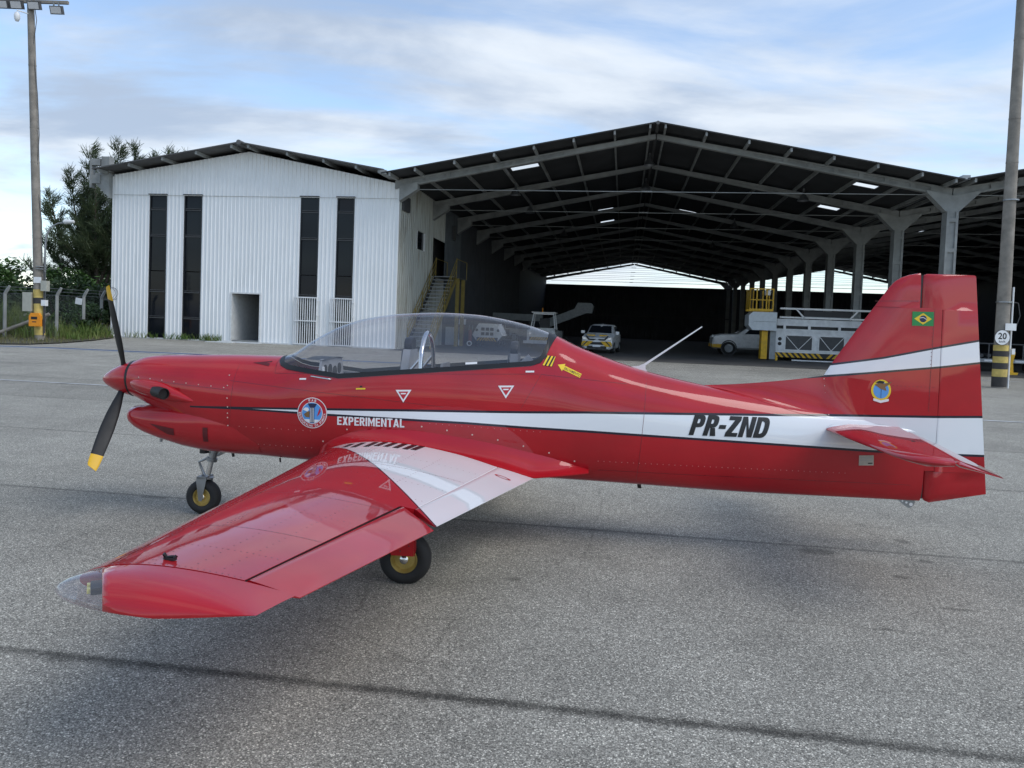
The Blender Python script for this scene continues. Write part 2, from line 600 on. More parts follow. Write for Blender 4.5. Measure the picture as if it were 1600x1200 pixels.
def asphalt():
    m, nt, b, out = newmat("asphalt")
    t = nd(nt, "ShaderNodeTexCoord")
    P = t.outputs["Object"]
    s = nd(nt, "ShaderNodeSeparateXYZ", {0: P})
    y = s.outputs[1]
    def noise(sc, det=5.0, rough=0.6, vec=P):
        return nd(nt, "ShaderNodeTexNoise", {"Vector": vec, "Scale": sc, "Detail": det, "Roughness": rough}).outputs[0]
    vor = nd(nt, "ShaderNodeTexVoronoi", {"Vector": P, "Scale": 150.0})
    stone = nd(nt, "ShaderNodeSeparateColor", {0: vor.outputs["Color"]}).outputs[0]
    vor2 = nd(nt, "ShaderNodeTexVoronoi", {"Vector": P, "Scale": 310.0})
    stone2 = nd(nt, "ShaderNodeSeparateColor", {0: vor2.outputs["Color"]}).outputs[1]
    base = mt(nt, "ADD", smooth(nt, stone, 0.0, 1.0, 0.09, 0.275, "LINEAR"), smooth(nt, stone2, 0.0, 1.0, -0.05, 0.07, "LINEAR"))
    base = mt(nt, "ADD", base, mt(nt, "MULTIPLY", mt(nt, "GREATER_THAN", stone, 0.93), 0.16))
    gap = smooth(nt, vor.outputs["Distance"], 0.35, 0.75, 1.0, 0.55)
    base = mt(nt, "MULTIPLY", base, gap)
    big = smooth(nt, noise(0.22, 5, 0.55), 0.32, 0.68, 0.82, 1.12, "LINEAR")
    mid = smooth(nt, noise(1.5, 7, 0.68), 0.3, 0.7, 0.84, 1.12, "LINEAR")
    # paving lanes laid about three metres wide
    lane = mt(nt, "DIVIDE", mt(nt, "SUBTRACT", y, 0.26), 3.05)
    li = mt(nt, "FLOOR", lane)
    lr = nd(nt, "ShaderNodeTexWhiteNoise", {"W": li}, noise_dimensions="1D").outputs[0]
    lt = smooth(nt, lr, 0.0, 1.0, 0.90, 1.06, "LINEAR")
    wob = mt(nt, "MULTIPLY", mt(nt, "SUBTRACT", noise(0.9, 6, 0.7), 0.5), 0.10)
    fr = mt(nt, "SUBTRACT", mt(nt, "FRACT", lane), 0.5)
    dj = mt(nt, "MULTIPLY", mt(nt, "SUBTRACT", 0.5, mt(nt, "ABSOLUTE", mt(nt, "ADD", fr, mt(nt, "MULTIPLY", wob, 0.12)))), 3.05)
    thin = smooth(nt, dj, 0.004, 0.045, 0.60, 1.0)
    # the near joint is sealed with a broad band of tar
    dt = mt(nt, "ABSOLUTE", mt(nt, "ADD", mt(nt, "SUBTRACT", mt(nt, "ADD", y, mt(nt, "MULTIPLY", s.outputs[0], -0.012)), 3.315), mt(nt, "MULTIPLY", wob, 0.35)))
    tn = noise(9.0, 5, 0.75)
    tar = smooth(nt, mt(nt, "ADD", dt, mt(nt, "MULTIPLY", mt(nt, "SUBTRACT", tn, 0.5), 0.16)), 0.006, 0.070, smooth(nt, noise(2.2, 4), 0.35, 0.65, 0.42, 0.72), 1.0)
    # tyre scuffs and water marks drawn out along the lanes
    mp2 = nd(nt, "ShaderNodeMapping", {0: P, 3: (0.10, 1.3, 1.0)})
    stk = smooth(nt, noise(1.0, 7, 0.7, mp2.outputs[0]), 0.52, 0.80, 1.0, 0.80)
    k = mt(nt, "MULTIPLY", mt(nt, "MULTIPLY", big, mid), mt(nt, "MULTIPLY", lt, stk))
    k = mt(nt, "MULTIPLY", k, mt(nt, "MULTIPLY", thin, tar))
    # fine wandering cracks
    wv = nd(nt, "ShaderNodeMixRGB", {0: 0.12, 1: P, 2: nd(nt, "ShaderNodeTexNoise", {"Vector": P, "Scale": 1.2, "Detail": 5.0}).outputs["Color"]})
    crk = nd(nt, "ShaderNodeTexVoronoi", {"Vector": wv.outputs[0], "Scale": 0.42}, feature="DISTANCE_TO_EDGE").outputs["Distance"]
    ck = smooth(nt, crk, 0.0, 0.005, 0.80, 1.0)
    k = mt(nt, "MULTIPLY", k, mt(nt, "MAXIMUM", ck, smooth(nt, noise(0.35, 3), 0.45, 0.55)))
    # oil drips
    for sx, sy, rx, ry, dk in STAINS:
        dx = mt(nt, "DIVIDE", mt(nt, "SUBTRACT", s.outputs[0], sx), rx)
        dy = mt(nt, "DIVIDE", mt(nt, "SUBTRACT", y, sy), ry)
        dd = mt(nt, "ADD", mt(nt, "SQRT", mt(nt, "ADD", mt(nt, "MULTIPLY", dx, dx), mt(nt, "MULTIPLY", dy, dy))), mt(nt, "MULTIPLY", mt(nt, "SUBTRACT", tn, 0.5), 0.9))
        k = mt(nt, "MULTIPLY", k, smooth(nt, dd, 0.5, 1.15, dk, 1.0))
    v = mt(nt, "MULTIPLY", mt(nt, "MULTIPLY", base, k), 1.98)
    col = nd(nt, "ShaderNodeCombineColor", {0: v, 1: mt(nt, "MULTIPLY", v, 0.955), 2: mt(nt, "MULTIPLY", v, 0.82)}).outputs[0]
    setin(nt, b, "Base Color", col)
    setin(nt, b, "Roughness", 0.88)
    setin(nt, b, "Specular IOR Level", 0.3)
    hgt = mt(nt, "ADD", mt(nt, "MULTIPLY", vor.outputs["Distance"], -0.6), noise(60.0, 3))
    bump(nt, b, hgt, 0.5, 0.006)
    return m


def _hloc(x, y):
    return (x * UX.x + y * UX.y, x * VX.x + y * VX.y)


STAINS = []
for (x_, y_, rx_, ry_, dk_) in ((2.46, 5.92, .17, .11, .55), (2.32, 6.2, .05, .06, .7), (3.33, 6.32, .07, .08, .6), (3.22, 5.77, .06, .05, .62), (2.84, 5.36, .07, .05, .6),
                                (3.21, 6.83, .06, .06, .7), (2.87, 4.75, .12, .03, .65), (0.06, 5.01, .06, .04, .62), (2.25, 4.38, .06, .03, .7), (-3.2, 6.85, .16, .05, .6), (0.9, 6.3, .5, .12, .8)):
    _h = _hloc(x_, y_)
    STAINS.append((_h[0], _h[1], rx_, ry_, dk_))
asphalt()
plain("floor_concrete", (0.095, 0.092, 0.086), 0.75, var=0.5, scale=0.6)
plain("soil", (0.075, 0.07, 0.04), 0.95, var=0.5, scale=1.5, bumpk=0.5)
M = MATS
# ================================================================ the ground
def sheet(name, pts, mat, parent=None, dz=0.0, kind=None):
    mb = MB()
    mb.add([(x, y, gz(x, y) + dz) for x, y in pts], [tuple(range(len(pts)))])
    o = mb.build(name, mat, parent)
    return tag(o, kind=kind)


mb = MB()
ys = [-400, 10, 32.5, 900]
zs = [0, 0, ZF, ZF]
mb.grid([[(x, y, z) for x in (-900, -60, 0, 60, 900)] for y, z in zip(ys, zs)])
apron = mb.build("apron", M["asphalt"])
apron.rotation_euler = (0, 0, -PHI)
tag(apron, "grey weathered asphalt apron with tar joints and oil drips", "apron", kind="structure")

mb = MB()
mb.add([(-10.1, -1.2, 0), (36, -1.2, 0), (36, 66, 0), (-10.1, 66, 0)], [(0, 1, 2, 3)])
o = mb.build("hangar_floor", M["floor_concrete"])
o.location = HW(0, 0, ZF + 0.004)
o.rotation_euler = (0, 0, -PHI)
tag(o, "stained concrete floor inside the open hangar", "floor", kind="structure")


def strip(name, pts, width, mat, dz, parent=None):
    """painted line following pts on the ground"""
    mb = MB()
    L, Rr = [], []
    for i, p in enumerate(pts):
        a, b = Vector(pts[max(i - 1, 0)]), Vector(pts[min(i + 1, len(pts) - 1)])
        d = (b - a).normalized()
        n = Vector((-d.y, d.x))
        for lst, s in ((L, 0.5), (Rr, -0.5)):
            q = Vector(p) + n * width * s
            lst.append((q.x, q.y, gz(q.x, q.y) + dz))
    mb.grid([L, Rr])
    return mb.build(name, mat, parent)


def gline(u0, u1, vq, n=8):
    return [tuple((UX * (u0 + (u1 - u0) * i / n) + VX * vq).xy) for i in range(n + 1)]


for nm, pts, w, mat in (("painted_line", [(-40, 27.5), (-18.08, 26.95), (-16.45, 27.0), (-14.42, 26.75), (-12.44, 26.5), (-6, 25.9), (2, 24.9)], 0.30, "paint_blue"),
                        ("painted_line", [(-40, 26.95), (-18.08, 26.4), (-14.42, 26.25), (-12.44, 26.0), (-8, 25.6)], 0.12, "paint_white"),
                        ("painted_line", gline(7.0, 30, 16.6), 0.12, "paint_white"),
                        ("painted_line", gline(11.5, 34, 29.6), 0.14, "paint_white"),
                        ("painted_line", gline(-16, -8.5, 14.6), 0.10, "paint_white")):
    tag(strip(nm, pts, w, M[mat], 0.004 if mat == "paint_blue" else 0.0075), kind="structure")
for i, (o_, l_) in enumerate(zip([x for x in bpy.data.objects if x.name.startswith("painted_line")],
                                 ("worn blue line across the apron before the white building", "worn white edge beside the blue line", "thin white line on the apron behind the tail", "white line in front of the right hangar bay", "faded white line left of the propeller"))):
    o_["label"] = l_
    o_["category"] = "marking"

# ================================================================ hangar row
PITCH_R = 0.195


def clad_mesh(name, s0, s1, zb, zt, mat, depth=0.035, flip=1.0, pitch=PITCH_R):
    """one ribbed sheet between s0 and s1; zb, zt may be functions of s"""
    zb_ = zb if callable(zb) else (lambda s: zb)
    zt_ = zt if callable(zt) else (lambda s: zt)
    prof = ((0.0, 0.0), (0.52, 0.0), (0.61, 1.0), (0.80, 1.0), (0.89, 0.0))
    pts = []
    k = math.floor(s0 / pitch)
    while k * pitch < s1:
        for f, d in prof:
            s = (k + f) * pitch
            if s0 + 0.004 < s < s1 - 0.004:
                pts.append((s, d * depth))
        k += 1
    pts = [(s0, 0.0)] + pts + [(s1, 0.0)]
    mb = MB()
    mb.grid([[(s, -d * flip, zb_(s)) for s, d in pts], [(s, -d * flip, zt_(s)) for s, d in pts]])
    return mb.mesh(name, mat, None)


def clad_run(parent, edges, zb, zt, mat, y=0.0, rotz=0.0, loc=(0, 0, 0), depth=0.035, flip=1.0, step=0.975, name="cladding_sheet", pitch=PITCH_R):
    for e0, e1 in zip(edges[:-1], edges[1:]):
        n = max(1, round((e1 - e0) / step))
        for i in range(n):
            a, b = e0 + (e1 - e0) * i / n, e0 + (e1 - e0) * (i + 1) / n
            me = clad_mesh(name, a, b, zb, zt, mat, depth, flip, pitch)
            link_mesh(name, me, parent, (loc[0], loc[1] + y, loc[2]), rotz)


# ---- white corrugated building on the left
WB = hthing("corrugated_building", "white ribbed metal building with four tall dark window strips", "building", 0, 0)
WL, WR_, WRIDGE = -24.12, -10.2, -17.35
wt_ = lambda u: (9.12 - 0.165 * abs(u - WRIDGE) * (1.0 if u < WRIDGE else 1.17)) - ZF
SEAM = 7.10 - ZF
WINS = [(-22.28, -21.40), (-20.53, -19.63), (-14.80, -13.92), (-13.06, -12.24)]
DOOR = (-18.03, -16.67)
DOOR_T = 2.60 - ZF
# lower tier
edges = [WL]
for w in WINS[:2]:
    clad_run(WB, [edges[-1], w[0]], 0.06, SEAM, M["clad_white"])
    edges.append(w[1])
clad_run(WB, [WINS[1][1], DOOR[0]], 0.06, SEAM, M["clad_white"])
clad_run(WB, [DOOR[0], DOOR[1]], DOOR_T, SEAM, M["clad_white"])
clad_run(WB, [DOOR[1], WINS[2][0]], 0.06, SEAM, M["clad_white"])
clad_run(WB, [WINS[2][1], WINS[3][0]], 0.06, SEAM, M["clad_white"])
clad_run(WB, [WINS[3][1], WR_], 0.06, SEAM, M["clad_white"])
# upper tier laps over the lower one
clad_run(WB, [WL, WR_], SEAM - 0.03, wt_, M["clad_white"], y=-0.014)
for nm, b in (("corner_trim", (WR_ - 0.02, WR_ + 0.05, -0.06, 0.05, 0.02, 7.30)), ("corner_trim", (WL - 0.05, WL + 0.02, -0.06, 0.05, 0.02, 7.58)), ("plinth", (WL, DOOR[0] - .02, -0.10, 0.02, -0.02, 0.06)), ("plinth", (DOOR[1] + .02, WR_, -0.10, 0.02, -0.02, 0.06))):
    MB().box(*b).build(nm, M["frame_white"] if nm == "plinth" else M["clad_white"], WB)
# window strips, each pane and each bar its own piece
PZ = [0.42, 1.37, 2.60, 3.55, 5.20, 6.43, 7.10]
for wi, (a, b) in enumerate(WINS):
    win = MB().box(a, a + 0.05, -0.01, 0.09, 0.02, SEAM).box(b - 0.05, b, -0.01, 0.09, 0.02, SEAM).box(a + .05, b - .05, -0.012, 0.088, SEAM - 0.05, SEAM).build("window", M["black_frame"], WB)
    for k in range(6):
        z0, z1 = PZ[k] - ZF, PZ[k + 1] - ZF
        p = MB().box(a + 0.052, b - 0.052, 0.045, 0.06, z0 + 0.02, z1 - 0.02).build("pane", M["window_glass"], win)
        p.rotation_euler = (R(random.uniform(-0.35, 0.35)), 0, 0)
        if k != 2 and k != 5:
            MB().box(a + 0.05, b - 0.05, -0.004, 0.085, z1 - 0.045, z1 - 0.005).box(a + 0.05, b - 0.05, 0.002, 0.08, z1 + 0.035, z1 + 0.06).build("transom", M["dark_grey"], win)
    MB().box(a - 0.03, b + 0.03, -0.09, 0.01, SEAM, SEAM + 0.035).build("lintel", M["black_frame"], win)
# barred gates before the two right-hand strips
for gi, (a, b) in enumerate(WINS[2:]):
    g = MB().box(a - .14, b + .06, -0.20, -0.16, 2.16, 2.21).build("barred_gate", M["gate_white"], WB)
    for z in (1.10, 0.04):
        MB().box(a - .14, b + .06, -0.20, -0.16, z, z + .05).build("rail", M["gate_white"], g)
    n = 11
    for i in range(n):
        x = a - .14 + (b - a + .20) * i / (n - 1)
        MB().box(x - 0.018, x + 0.018, -0.155, -0.12, 0.04, 2.20).build("bar", M["gate_white"], g)
    for z in (0.5, 1.35, 2.0):
        MB().box(b + .06, b + .12, -0.19, -0.05, z, z + 0.06).build("hinge", M["gate_white"], g)
for k in range(7):
    x = -11.55 + k * .195
    MB().box(x - .012, x + .012, -.010, -.002, 1.35 - .02 * k, 1.85 - .03 * (k % 3)).build("vent_slit", M["black"], WB)
for e0, e1 in ((WL, WINS[0][0]), (WINS[0][1], WINS[1][0]), (WINS[1][1], WINS[2][0]), (WINS[2][1], WINS[3][0]), (WINS[3][1], WR_)):
    MB().box(e0, e1, -.054, -.050, SEAM - .036, SEAM - .022).build("lap_strip", M["box_beige"], WB)
# doorway: frame and the passage behind it, its unlit sides coloured dark
d0, d1 = DOOR
MB().box(d0 - .07, d0, -0.06, 0.12, 0.0, DOOR_T + .07).box(d1, d1 + .07, -0.06, 0.12, 0.0, DOOR_T + .07).box(d0, d1, -0.062, 0.118, DOOR_T, DOOR_T + .07).build("door_frame", M["frame_white"], WB)
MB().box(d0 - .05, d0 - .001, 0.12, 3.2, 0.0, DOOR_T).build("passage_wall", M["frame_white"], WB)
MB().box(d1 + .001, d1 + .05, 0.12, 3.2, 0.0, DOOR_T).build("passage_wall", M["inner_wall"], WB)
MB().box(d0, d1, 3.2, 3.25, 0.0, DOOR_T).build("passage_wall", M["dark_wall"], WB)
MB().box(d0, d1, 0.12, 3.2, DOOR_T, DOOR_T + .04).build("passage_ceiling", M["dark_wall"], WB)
MB().box(d0, d1, 0.0, 3.2, 0.0, 0.10).build("threshold", M["concrete"], WB)
for i, (x0, x1, y0) in enumerate(((d0 - .35, d1 + .3, -0.62), (d0 - .75, d0 + .55, -0.98))):
    MB().box(x0, x1, y0, y0 + .3, -0.01, 0.05 - .02 * i).build("step_slab", M["frame_white"], WB)
# other walls, hidden but there
MB().box(WL - .02, WL + .04, 0.06, 40, 0, 7.6).build("side_wall", M["clad_side"], WB)
MB().box(WL, WR_ - .1, 39.9, 40, 0, 7.6).build("rear_wall", M["clad_side"], WB)
# roof with overhang, purlin ends and concrete gutter bracket
RT = lambda u: 9.36 - ZF - 0.172 * abs(u - WRIDGE)
for s, ue in ((-1, -24.55), (1, -10.62)):
    mb = MB()
    mb.prism([(WRIDGE, RT(WRIDGE)), (ue, RT(ue)), (ue, RT(ue) - .05), (WRIDGE, RT(WRIDGE) - .05)], 1, -1.0, 40)
    mb.build("roof_slope", M["roof_sheet"], WB)
MB().tube([(WRIDGE, -1.05, RT(WRIDGE) - .04), (WRIDGE, 40, RT(WRIDGE) - .04)], 0.11, 10).build("ridge_cap", M["roof_sheet"], WB)
for u in (-24.3, -22.75, -21.1, -19.45, -17.75, -16.95, -15.1, -13.4, -11.9, -10.85):
    z = RT(u) - .05
    MB().box(u - .05, u + .05, -0.93, 1.5, z - .15, z - .002).build("purlin", M["concrete"], WB)
for nm, b in (("gutter_bracket", (-24.62, -24.18, -0.45, 0.1, 5.6, 7.75)), ("gutter_bracket", (-25.15, -24.62, -0.35, -0.1, 7.2, 7.6)), ("gutter_bracket", (-25.15, -24.62, -0.35, -0.1, 8.05, 8.35)), ("gutter_bracket", (-25.15, -25.05, -0.36, -0.09, 7.0, 8.35)), ("gutter_bracket", (-24.55, -24.15, -0.36, 0.0, 7.75, 8.45))):
    if nm and b[4] < 7.0:
        MB().prism([(-24.18, 6.55), (-24.18, 7.7), (-24.9, 7.7), (-24.9, 7.2)], 1, -0.3, 0.1).build(nm, M["concrete"], WB)
    else:
        MB().box(*b).build(nm, M["concrete"], WB)
# the wall towards the hangar: pale ribbed sheets, coloured darker inward for shade, window and upper door
SW = -10.17
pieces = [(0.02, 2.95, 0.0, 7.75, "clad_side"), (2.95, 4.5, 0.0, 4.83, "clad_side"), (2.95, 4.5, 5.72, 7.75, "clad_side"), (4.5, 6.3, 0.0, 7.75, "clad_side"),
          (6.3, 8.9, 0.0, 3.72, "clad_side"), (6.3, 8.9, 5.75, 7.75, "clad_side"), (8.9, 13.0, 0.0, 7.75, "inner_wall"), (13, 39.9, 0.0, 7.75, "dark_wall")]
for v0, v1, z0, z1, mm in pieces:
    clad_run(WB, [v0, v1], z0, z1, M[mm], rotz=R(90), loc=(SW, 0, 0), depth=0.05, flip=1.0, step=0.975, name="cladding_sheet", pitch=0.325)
for v_ in (2.95, 4.42):
    MB().box(SW - .1, SW + .05, v_, v_ + .08, 4.83, 5.72).build("window_frame", M["frame_white"], WB)
MB().box(SW - .06, SW - .03, 3.03, 4.42, 4.83, 5.72).build("pane", M["window_glass"], WB)
MB().box(SW - .34, SW - .30, 5.6, 11.0, 3.3, 6.3).build("doorway_dark", M["black"], WB)  # black plate standing in for the dark room beyond the door
MB().box(SW + .02, SW + .14, 0.30, 1.35, 6.3, 6.95).build("junction_box", M["dark_grey"], WB)
MB().box(SW + .02, SW + .16, 10.3, 11.0, 6.1, 6.9).build("junction_box", M["dark_grey"], WB)

# ---- the open hangar: two spans on one row of concrete columns
HG = hthing("open_hangar", "large open-fronted hangar with concrete rafters and dark interior", "hangar", 0, 0)
NB, BAY = 11, 6.0
A1, L1, R1 = 1.02, -10.45, 12.85
A2, R2 = 24.55, 36.2
SL = 0.186
rz1 = lambda u: 10.15 - ZF - SL * abs(u - A1)
rz2 = lambda u: 10.15 - ZF - SL * abs(u - A2)


def rafter_mesh(ua, ue, topa, tope, da, de):
    mb = MB()
    n = 9
    def P(t, k):
        u = ua + (ue - ua) * t
        zt = topa + (tope - topa) * t
        d = da + (de - da) * t
        return (u, zt - d * k)
    mb.prism([P(0, .04), P(1, .04), P(1, .96), P(0, .96)], 1, -0.055, 0.055)          # web
    mb.prism([P(0, 0), P(1, 0), P(1, .26), P(0, .26)], 1, -0.12, 0.12)
    mb.prism([P(0, .74), P(1, .74), P(1, 1), P(0, 1)], 1, -0.12, 0.12)
    mb.prism([P(0, .255), P(.34, .255), P(.34, .745), P(0, .745)], 1, -0.118, 0.118)    # solid near the ridge
    for i in range(6):
        t = 0.44 + i * 0.085
        mb.prism([P(t, .255), P(t + .016, .255), P(t + .016, .745), P(t, .745)], 1, -0.117, 0.117)
    mb.prism([P(.93, .255), P(1, .255), P(1, .745), P(.93, .745)], 1, -0.118, 0.118)
    return mb.mesh("rafter", M["concrete"])


raft = [rafter_mesh(A1 - .03, L1 + .1, 9.94 - ZF, 7.86 - ZF, .19, .36), rafter_mesh(A1 + .03, R1 - .02, 9.94 - ZF, 7.80 - ZF, .19, .36),
        rafter_mesh(A2 - .03, R1 + .02, 9.94 - ZF, 7.80 - ZF, .19, .36), rafter_mesh(A2 + .03, R2, 9.94 - ZF, 7.83 - ZF, .19, .36)]
mb = MB()
cw, cd = 0.215, 0.26
zt = 6.86 - ZF
mb.box(-cw, cw, -cd + .06, cd - .06, 0, zt)
for s in (-1, 1):
    x0, x1 = sorted((s * cw, s * (cw - .09)))
    mb.box(x0 - .001, x1 + .001, -cd, cd, -0.002, zt)
z = 0.0
while z < zt:
    mb.box(-cw + .085, cw - .085, -cd + .002, cd - .002, z, min(z + .16, zt))
    z += 1.22
col_me = mb.mesh("column", M["concrete"])
mb = MB()
mb.prism([(-1.0, 7.62 - ZF), (-1.0, 7.70 - ZF), (0, 7.50 - ZF), (1.0, 7.70 - ZF), (1.0, 7.62 - ZF), (.25, 6.86 - ZF), (-.25, 6.86 - ZF)], 1, -0.2, 0.2)
cap_me = mb.mesh("capital", M["concrete"])
mb = MB()
mb.prism([(SW + .05, 6.95 - ZF), (SW + .05, 7.64 - ZF), (-9.3, 7.80 - ZF), (-9.3, 7.48 - ZF)], 1, -0.2, 0.2)
corb_me = mb.mesh("corbel", M["concrete"])
tie_me = MB().tube([(-9.6, 0, 7.50 - ZF), (11.9, 0, 7.55 - ZF)], 0.018, 6).mesh("tie_rod", M["concrete"])
tie2_me = MB().tube([(13.8, 0, 7.55 - ZF), (R2, 0, 7.55 - ZF)], 0.018, 6).mesh("tie_rod", M["concrete"])
turn_me = MB().tube([(0.5, 0, 7.535 - ZF), (0.95, 0, 7.537 - ZF)], 0.035, 6).mesh("turnbuckle", M["concrete"])
for k in range(NB + 1):
    v = k * BAY
    for me in raft:
        link_mesh("rafter", me, HG, (0, v, 0))
    c = link_mesh("column", col_me, HG, (R1, v, 0))
    link_mesh("capital", cap_me, c)
    if k < 8:
        link_mesh("corbel", corb_me, HG, (0, v, 0))
    t = link_mesh("tie_rod", tie_me, HG, (0, v, 0))
    link_mesh("turnbuckle", turn_me, t)
    link_mesh("tie_rod", tie2_me, HG, (0, v, 0))
PU = [-10.25, -9.13, -7.42, -5.72, -4.04, -2.39, -0.71, 0.72, 1.34, 2.98, 4.67, 6.31, 7.95, 9.61, 11.26, 12.5]
for u in PU:
    z = rz1(u) - .05
    MB().box(u - .04, u + .04, -1.3, 66, z - .16, z - .002).build("purlin", M["concrete"], HG)
for u in [13.2, 14.6, 16.3, 18.0, 19.7, 21.4, 23.0, 24.2, 24.9, 26.5, 28.2, 29.9, 31.6, 33.3, 35.0]:
    z = rz2(u) - .05
    MB().box(u - .04, u + .04, -1.3, 66, z - .16, z - .002).build("purlin", M["concrete"], HG)
# roof cells; some hold a translucent sheet
SKY1 = {(-5.72, 0): (.12, .88, 2.0, 2.75), (-9.13, 1): (.42, .98, 1.6, 2.5), (9.61, 0): (.05, .72, 2.3, 3.0), (9.61, 1): (.1, .75, 2.5, 3.3), (2.98, 2): (.3, .85, 1.2, 2.0), (2.98, 3): (.2, .85, .6, 1.4), (-2.39, 3): (.2, .8, .6, 1.4), (-2.39, 4): (.2, .8, .3, 1.1)}
SKY2 = {(14.6, 1): (.1, .6, 2, 2.8), (18.0, 2): (.1, .8, 3, 4), (21.4, 1): (.2, .8, 3, 4), (16.3, 3): (.1, .8, 1, 2), (19.7, 4): (.1, .8, 1, 2), (23.0, 5): (.1, .6, 1, 2), (18.0, 5): (.1, .6, 1, 2), (16.3, 6): (.1, .6, 1, 2), (26.5, 2): (.1, .8, 1, 2)}


def roof_cells(us, rz, sky_):
    for u0, u1 in zip(us[:-1], us[1:]):
        def q(x0, x1, v0, v1):
            mb = MB()
            mb.add([(x0, v0, rz(x0)), (x1, v0, rz(x1)), (x1, v1, rz(x1)), (x0, v1, rz(x0)), (x0, v0, rz(x0) - .05), (x1, v0, rz(x1) - .05), (x1, v1, rz(x1) - .05), (x0, v1, rz(x0) - .05)],
                   [(3, 2, 1, 0), (4, 5, 6, 7), (0, 1, 5, 4), (1, 2, 6, 5), (2, 3, 7, 6), (3, 0, 4, 7)])
            return mb
        spans = [(k * BAY - (1.35 if k == 0 else 0), (k + 1) * BAY) for k in range(7)] + [(42, 66)]
        for k, (v0, v1) in enumerate(spans):
            hole = next((h for (uu, kk), h in sky_.items() if kk == k and abs(uu - u0) < .01), None)
            if not hole:
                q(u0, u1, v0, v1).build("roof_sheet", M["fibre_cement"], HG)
            else:
                f0, f1, w0, w1 = hole
                x0, x1 = u0 + (u1 - u0) * f0, u0 + (u1 - u0) * f1
                w0, w1 = k * BAY + w0, k * BAY + w1
                mb = q(u0, x0, v0, v1)
                for a in (q(x1, u1, v0, v1), q(x0, x1, v0, w0), q(x0, x1, w1, v1)):
                    mb.add(a.v, a.f)
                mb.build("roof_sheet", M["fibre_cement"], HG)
                s = MB()
                s.add([(x0, w0, rz(x0) - .02), (x1, w0, rz(x1) - .02), (x1, w1, rz(x1) - .02), (x0, w1, rz(x0) - .02)], [(0, 1, 2, 3)])
                s.build("skylight", M["skylight"], HG)


E1 = [-10.62] + PU[1:7] + [A1] + PU[9:15] + [12.80]
roof_cells(E1, rz1, SKY1)
E2 = [12.90, 14.6, 16.3, 18.0, 19.7, 21.4, 23.0, A2, 26.5, 28.2, 29.9, 31.6, 33.3, 35.0, 36.6]
roof_cells(E2, rz2, SKY2)
MB().tube([(A1, -1.38, rz1(A1) - .06), (A1, 66, rz1(A1) - .06)], 0.075, 10).build("ridge_cap", M["roof_sheet"], HG)
MB().tube([(A2, -1.38, rz2(A2) - .06), (A2, 66, rz2(A2) - .06)], 0.075, 10).build("ridge_cap", M["roof_sheet"], HG)
for u in (-10.53, R1):
    MB().box(u - .14, u + .14, -1.33, 60, 7.93 - ZF, 8.09 - ZF).build("gutter", M["steel"] if u > 0 else M["concrete"], HG)
# back wall with the open gable above it, strung with wires
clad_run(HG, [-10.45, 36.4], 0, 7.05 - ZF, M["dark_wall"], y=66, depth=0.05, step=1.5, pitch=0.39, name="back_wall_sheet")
for z in (3.3, 7.05):
    MB().box(-10.1, 36.2, 65.7, 65.9, z - ZF - .12, z - ZF).build("wall_girt", M["dark_grey"], HG)
for i in range(5):
    z = 7.6 + i * .5 - ZF
    MB().tube([(-10, 66, z), (36, 66, z + random.uniform(-.04, .04))], 0.014, 4).build("gable_wire", M["dark_grey"], HG)
MB().box(36.3, 36.45, 0.0, 66, 0, 7.9).build("end_wall", M["dark_wall"], HG)
MB().box(-10.35, -10.22, 39.3, 66, 0, 7.9).build("inner_side_wall", M["dark_wall"], HG)

# ---- steel staircase along the wall
ST = hthing("steel_staircase", "steel stairs with yellow handrails along the pale wall inside the hangar", "staircase", 0, 0)
sv0, sv1, sz1, sa, sb = 1.55, 6.6, 3.72, -10.05, -8.95
NT = 19
for i in range(NT):
    v = sv0 + (sv1 - sv0) * (i + .5) / NT
    z = sz1 * (i + 1) / NT
    MB().box(sa, sb, v - .13, v + .13, z - .035, z).build("tread", M["dark_grey"], ST)  # coloured dark to stand for the shade between the steps
    MB().box(sa, sb, v - .155, v - .131, z - .045, z + .004).build("nosing", M["grey_paint"], ST)
for u, mm in ((sa - .03, "dark_grey"), (sb + .03, "rail_yellow")):
    MB().beam((u, sv0 - .1, -.02), (u, sv1, sz1 - .08), .04, .24).build("stringer", M[mm], ST)
MB().box(sa, sb + .05, sv1, 9.2, sz1 - .06, sz1).build("landing", M["dark_grey"], ST)
for u in (sa, sb + .03):
    r = MB()
    for h in (.95, .65, .35):
        r.tube([(u, sv0, h + .1), (u, sv1, sz1 + h)], .022, 6)
    r.tube([(u, sv1, sz1 + .95), (u, 9.2, sz1 + .95)], .022, 6)
    r.build("handrail", M["rail_yellow"], ST, 40)
    for i in range(5):
        t = i / 4
        v = sv0 + (sv1 - sv0) * t
        MB().tube([(u, v, sz1 * t), (u, v, sz1 * t + 1.0)], .024, 6).build("rail_post", M["rail_yellow"], ST, 40)
    MB().tube([(u, 9.2, sz1), (u, 9.2, sz1 + .95)], .024, 6).build("rail_post", M["rail_yellow"], ST, 40)
for u, v in ((sb + .03, 7.0), (sb + .03, 8.4)):
    MB().box(u - .09, u + .09, v - .09, v + .09, 0, sz1 - .06).build("support_post", M["rail_yellow"], ST)

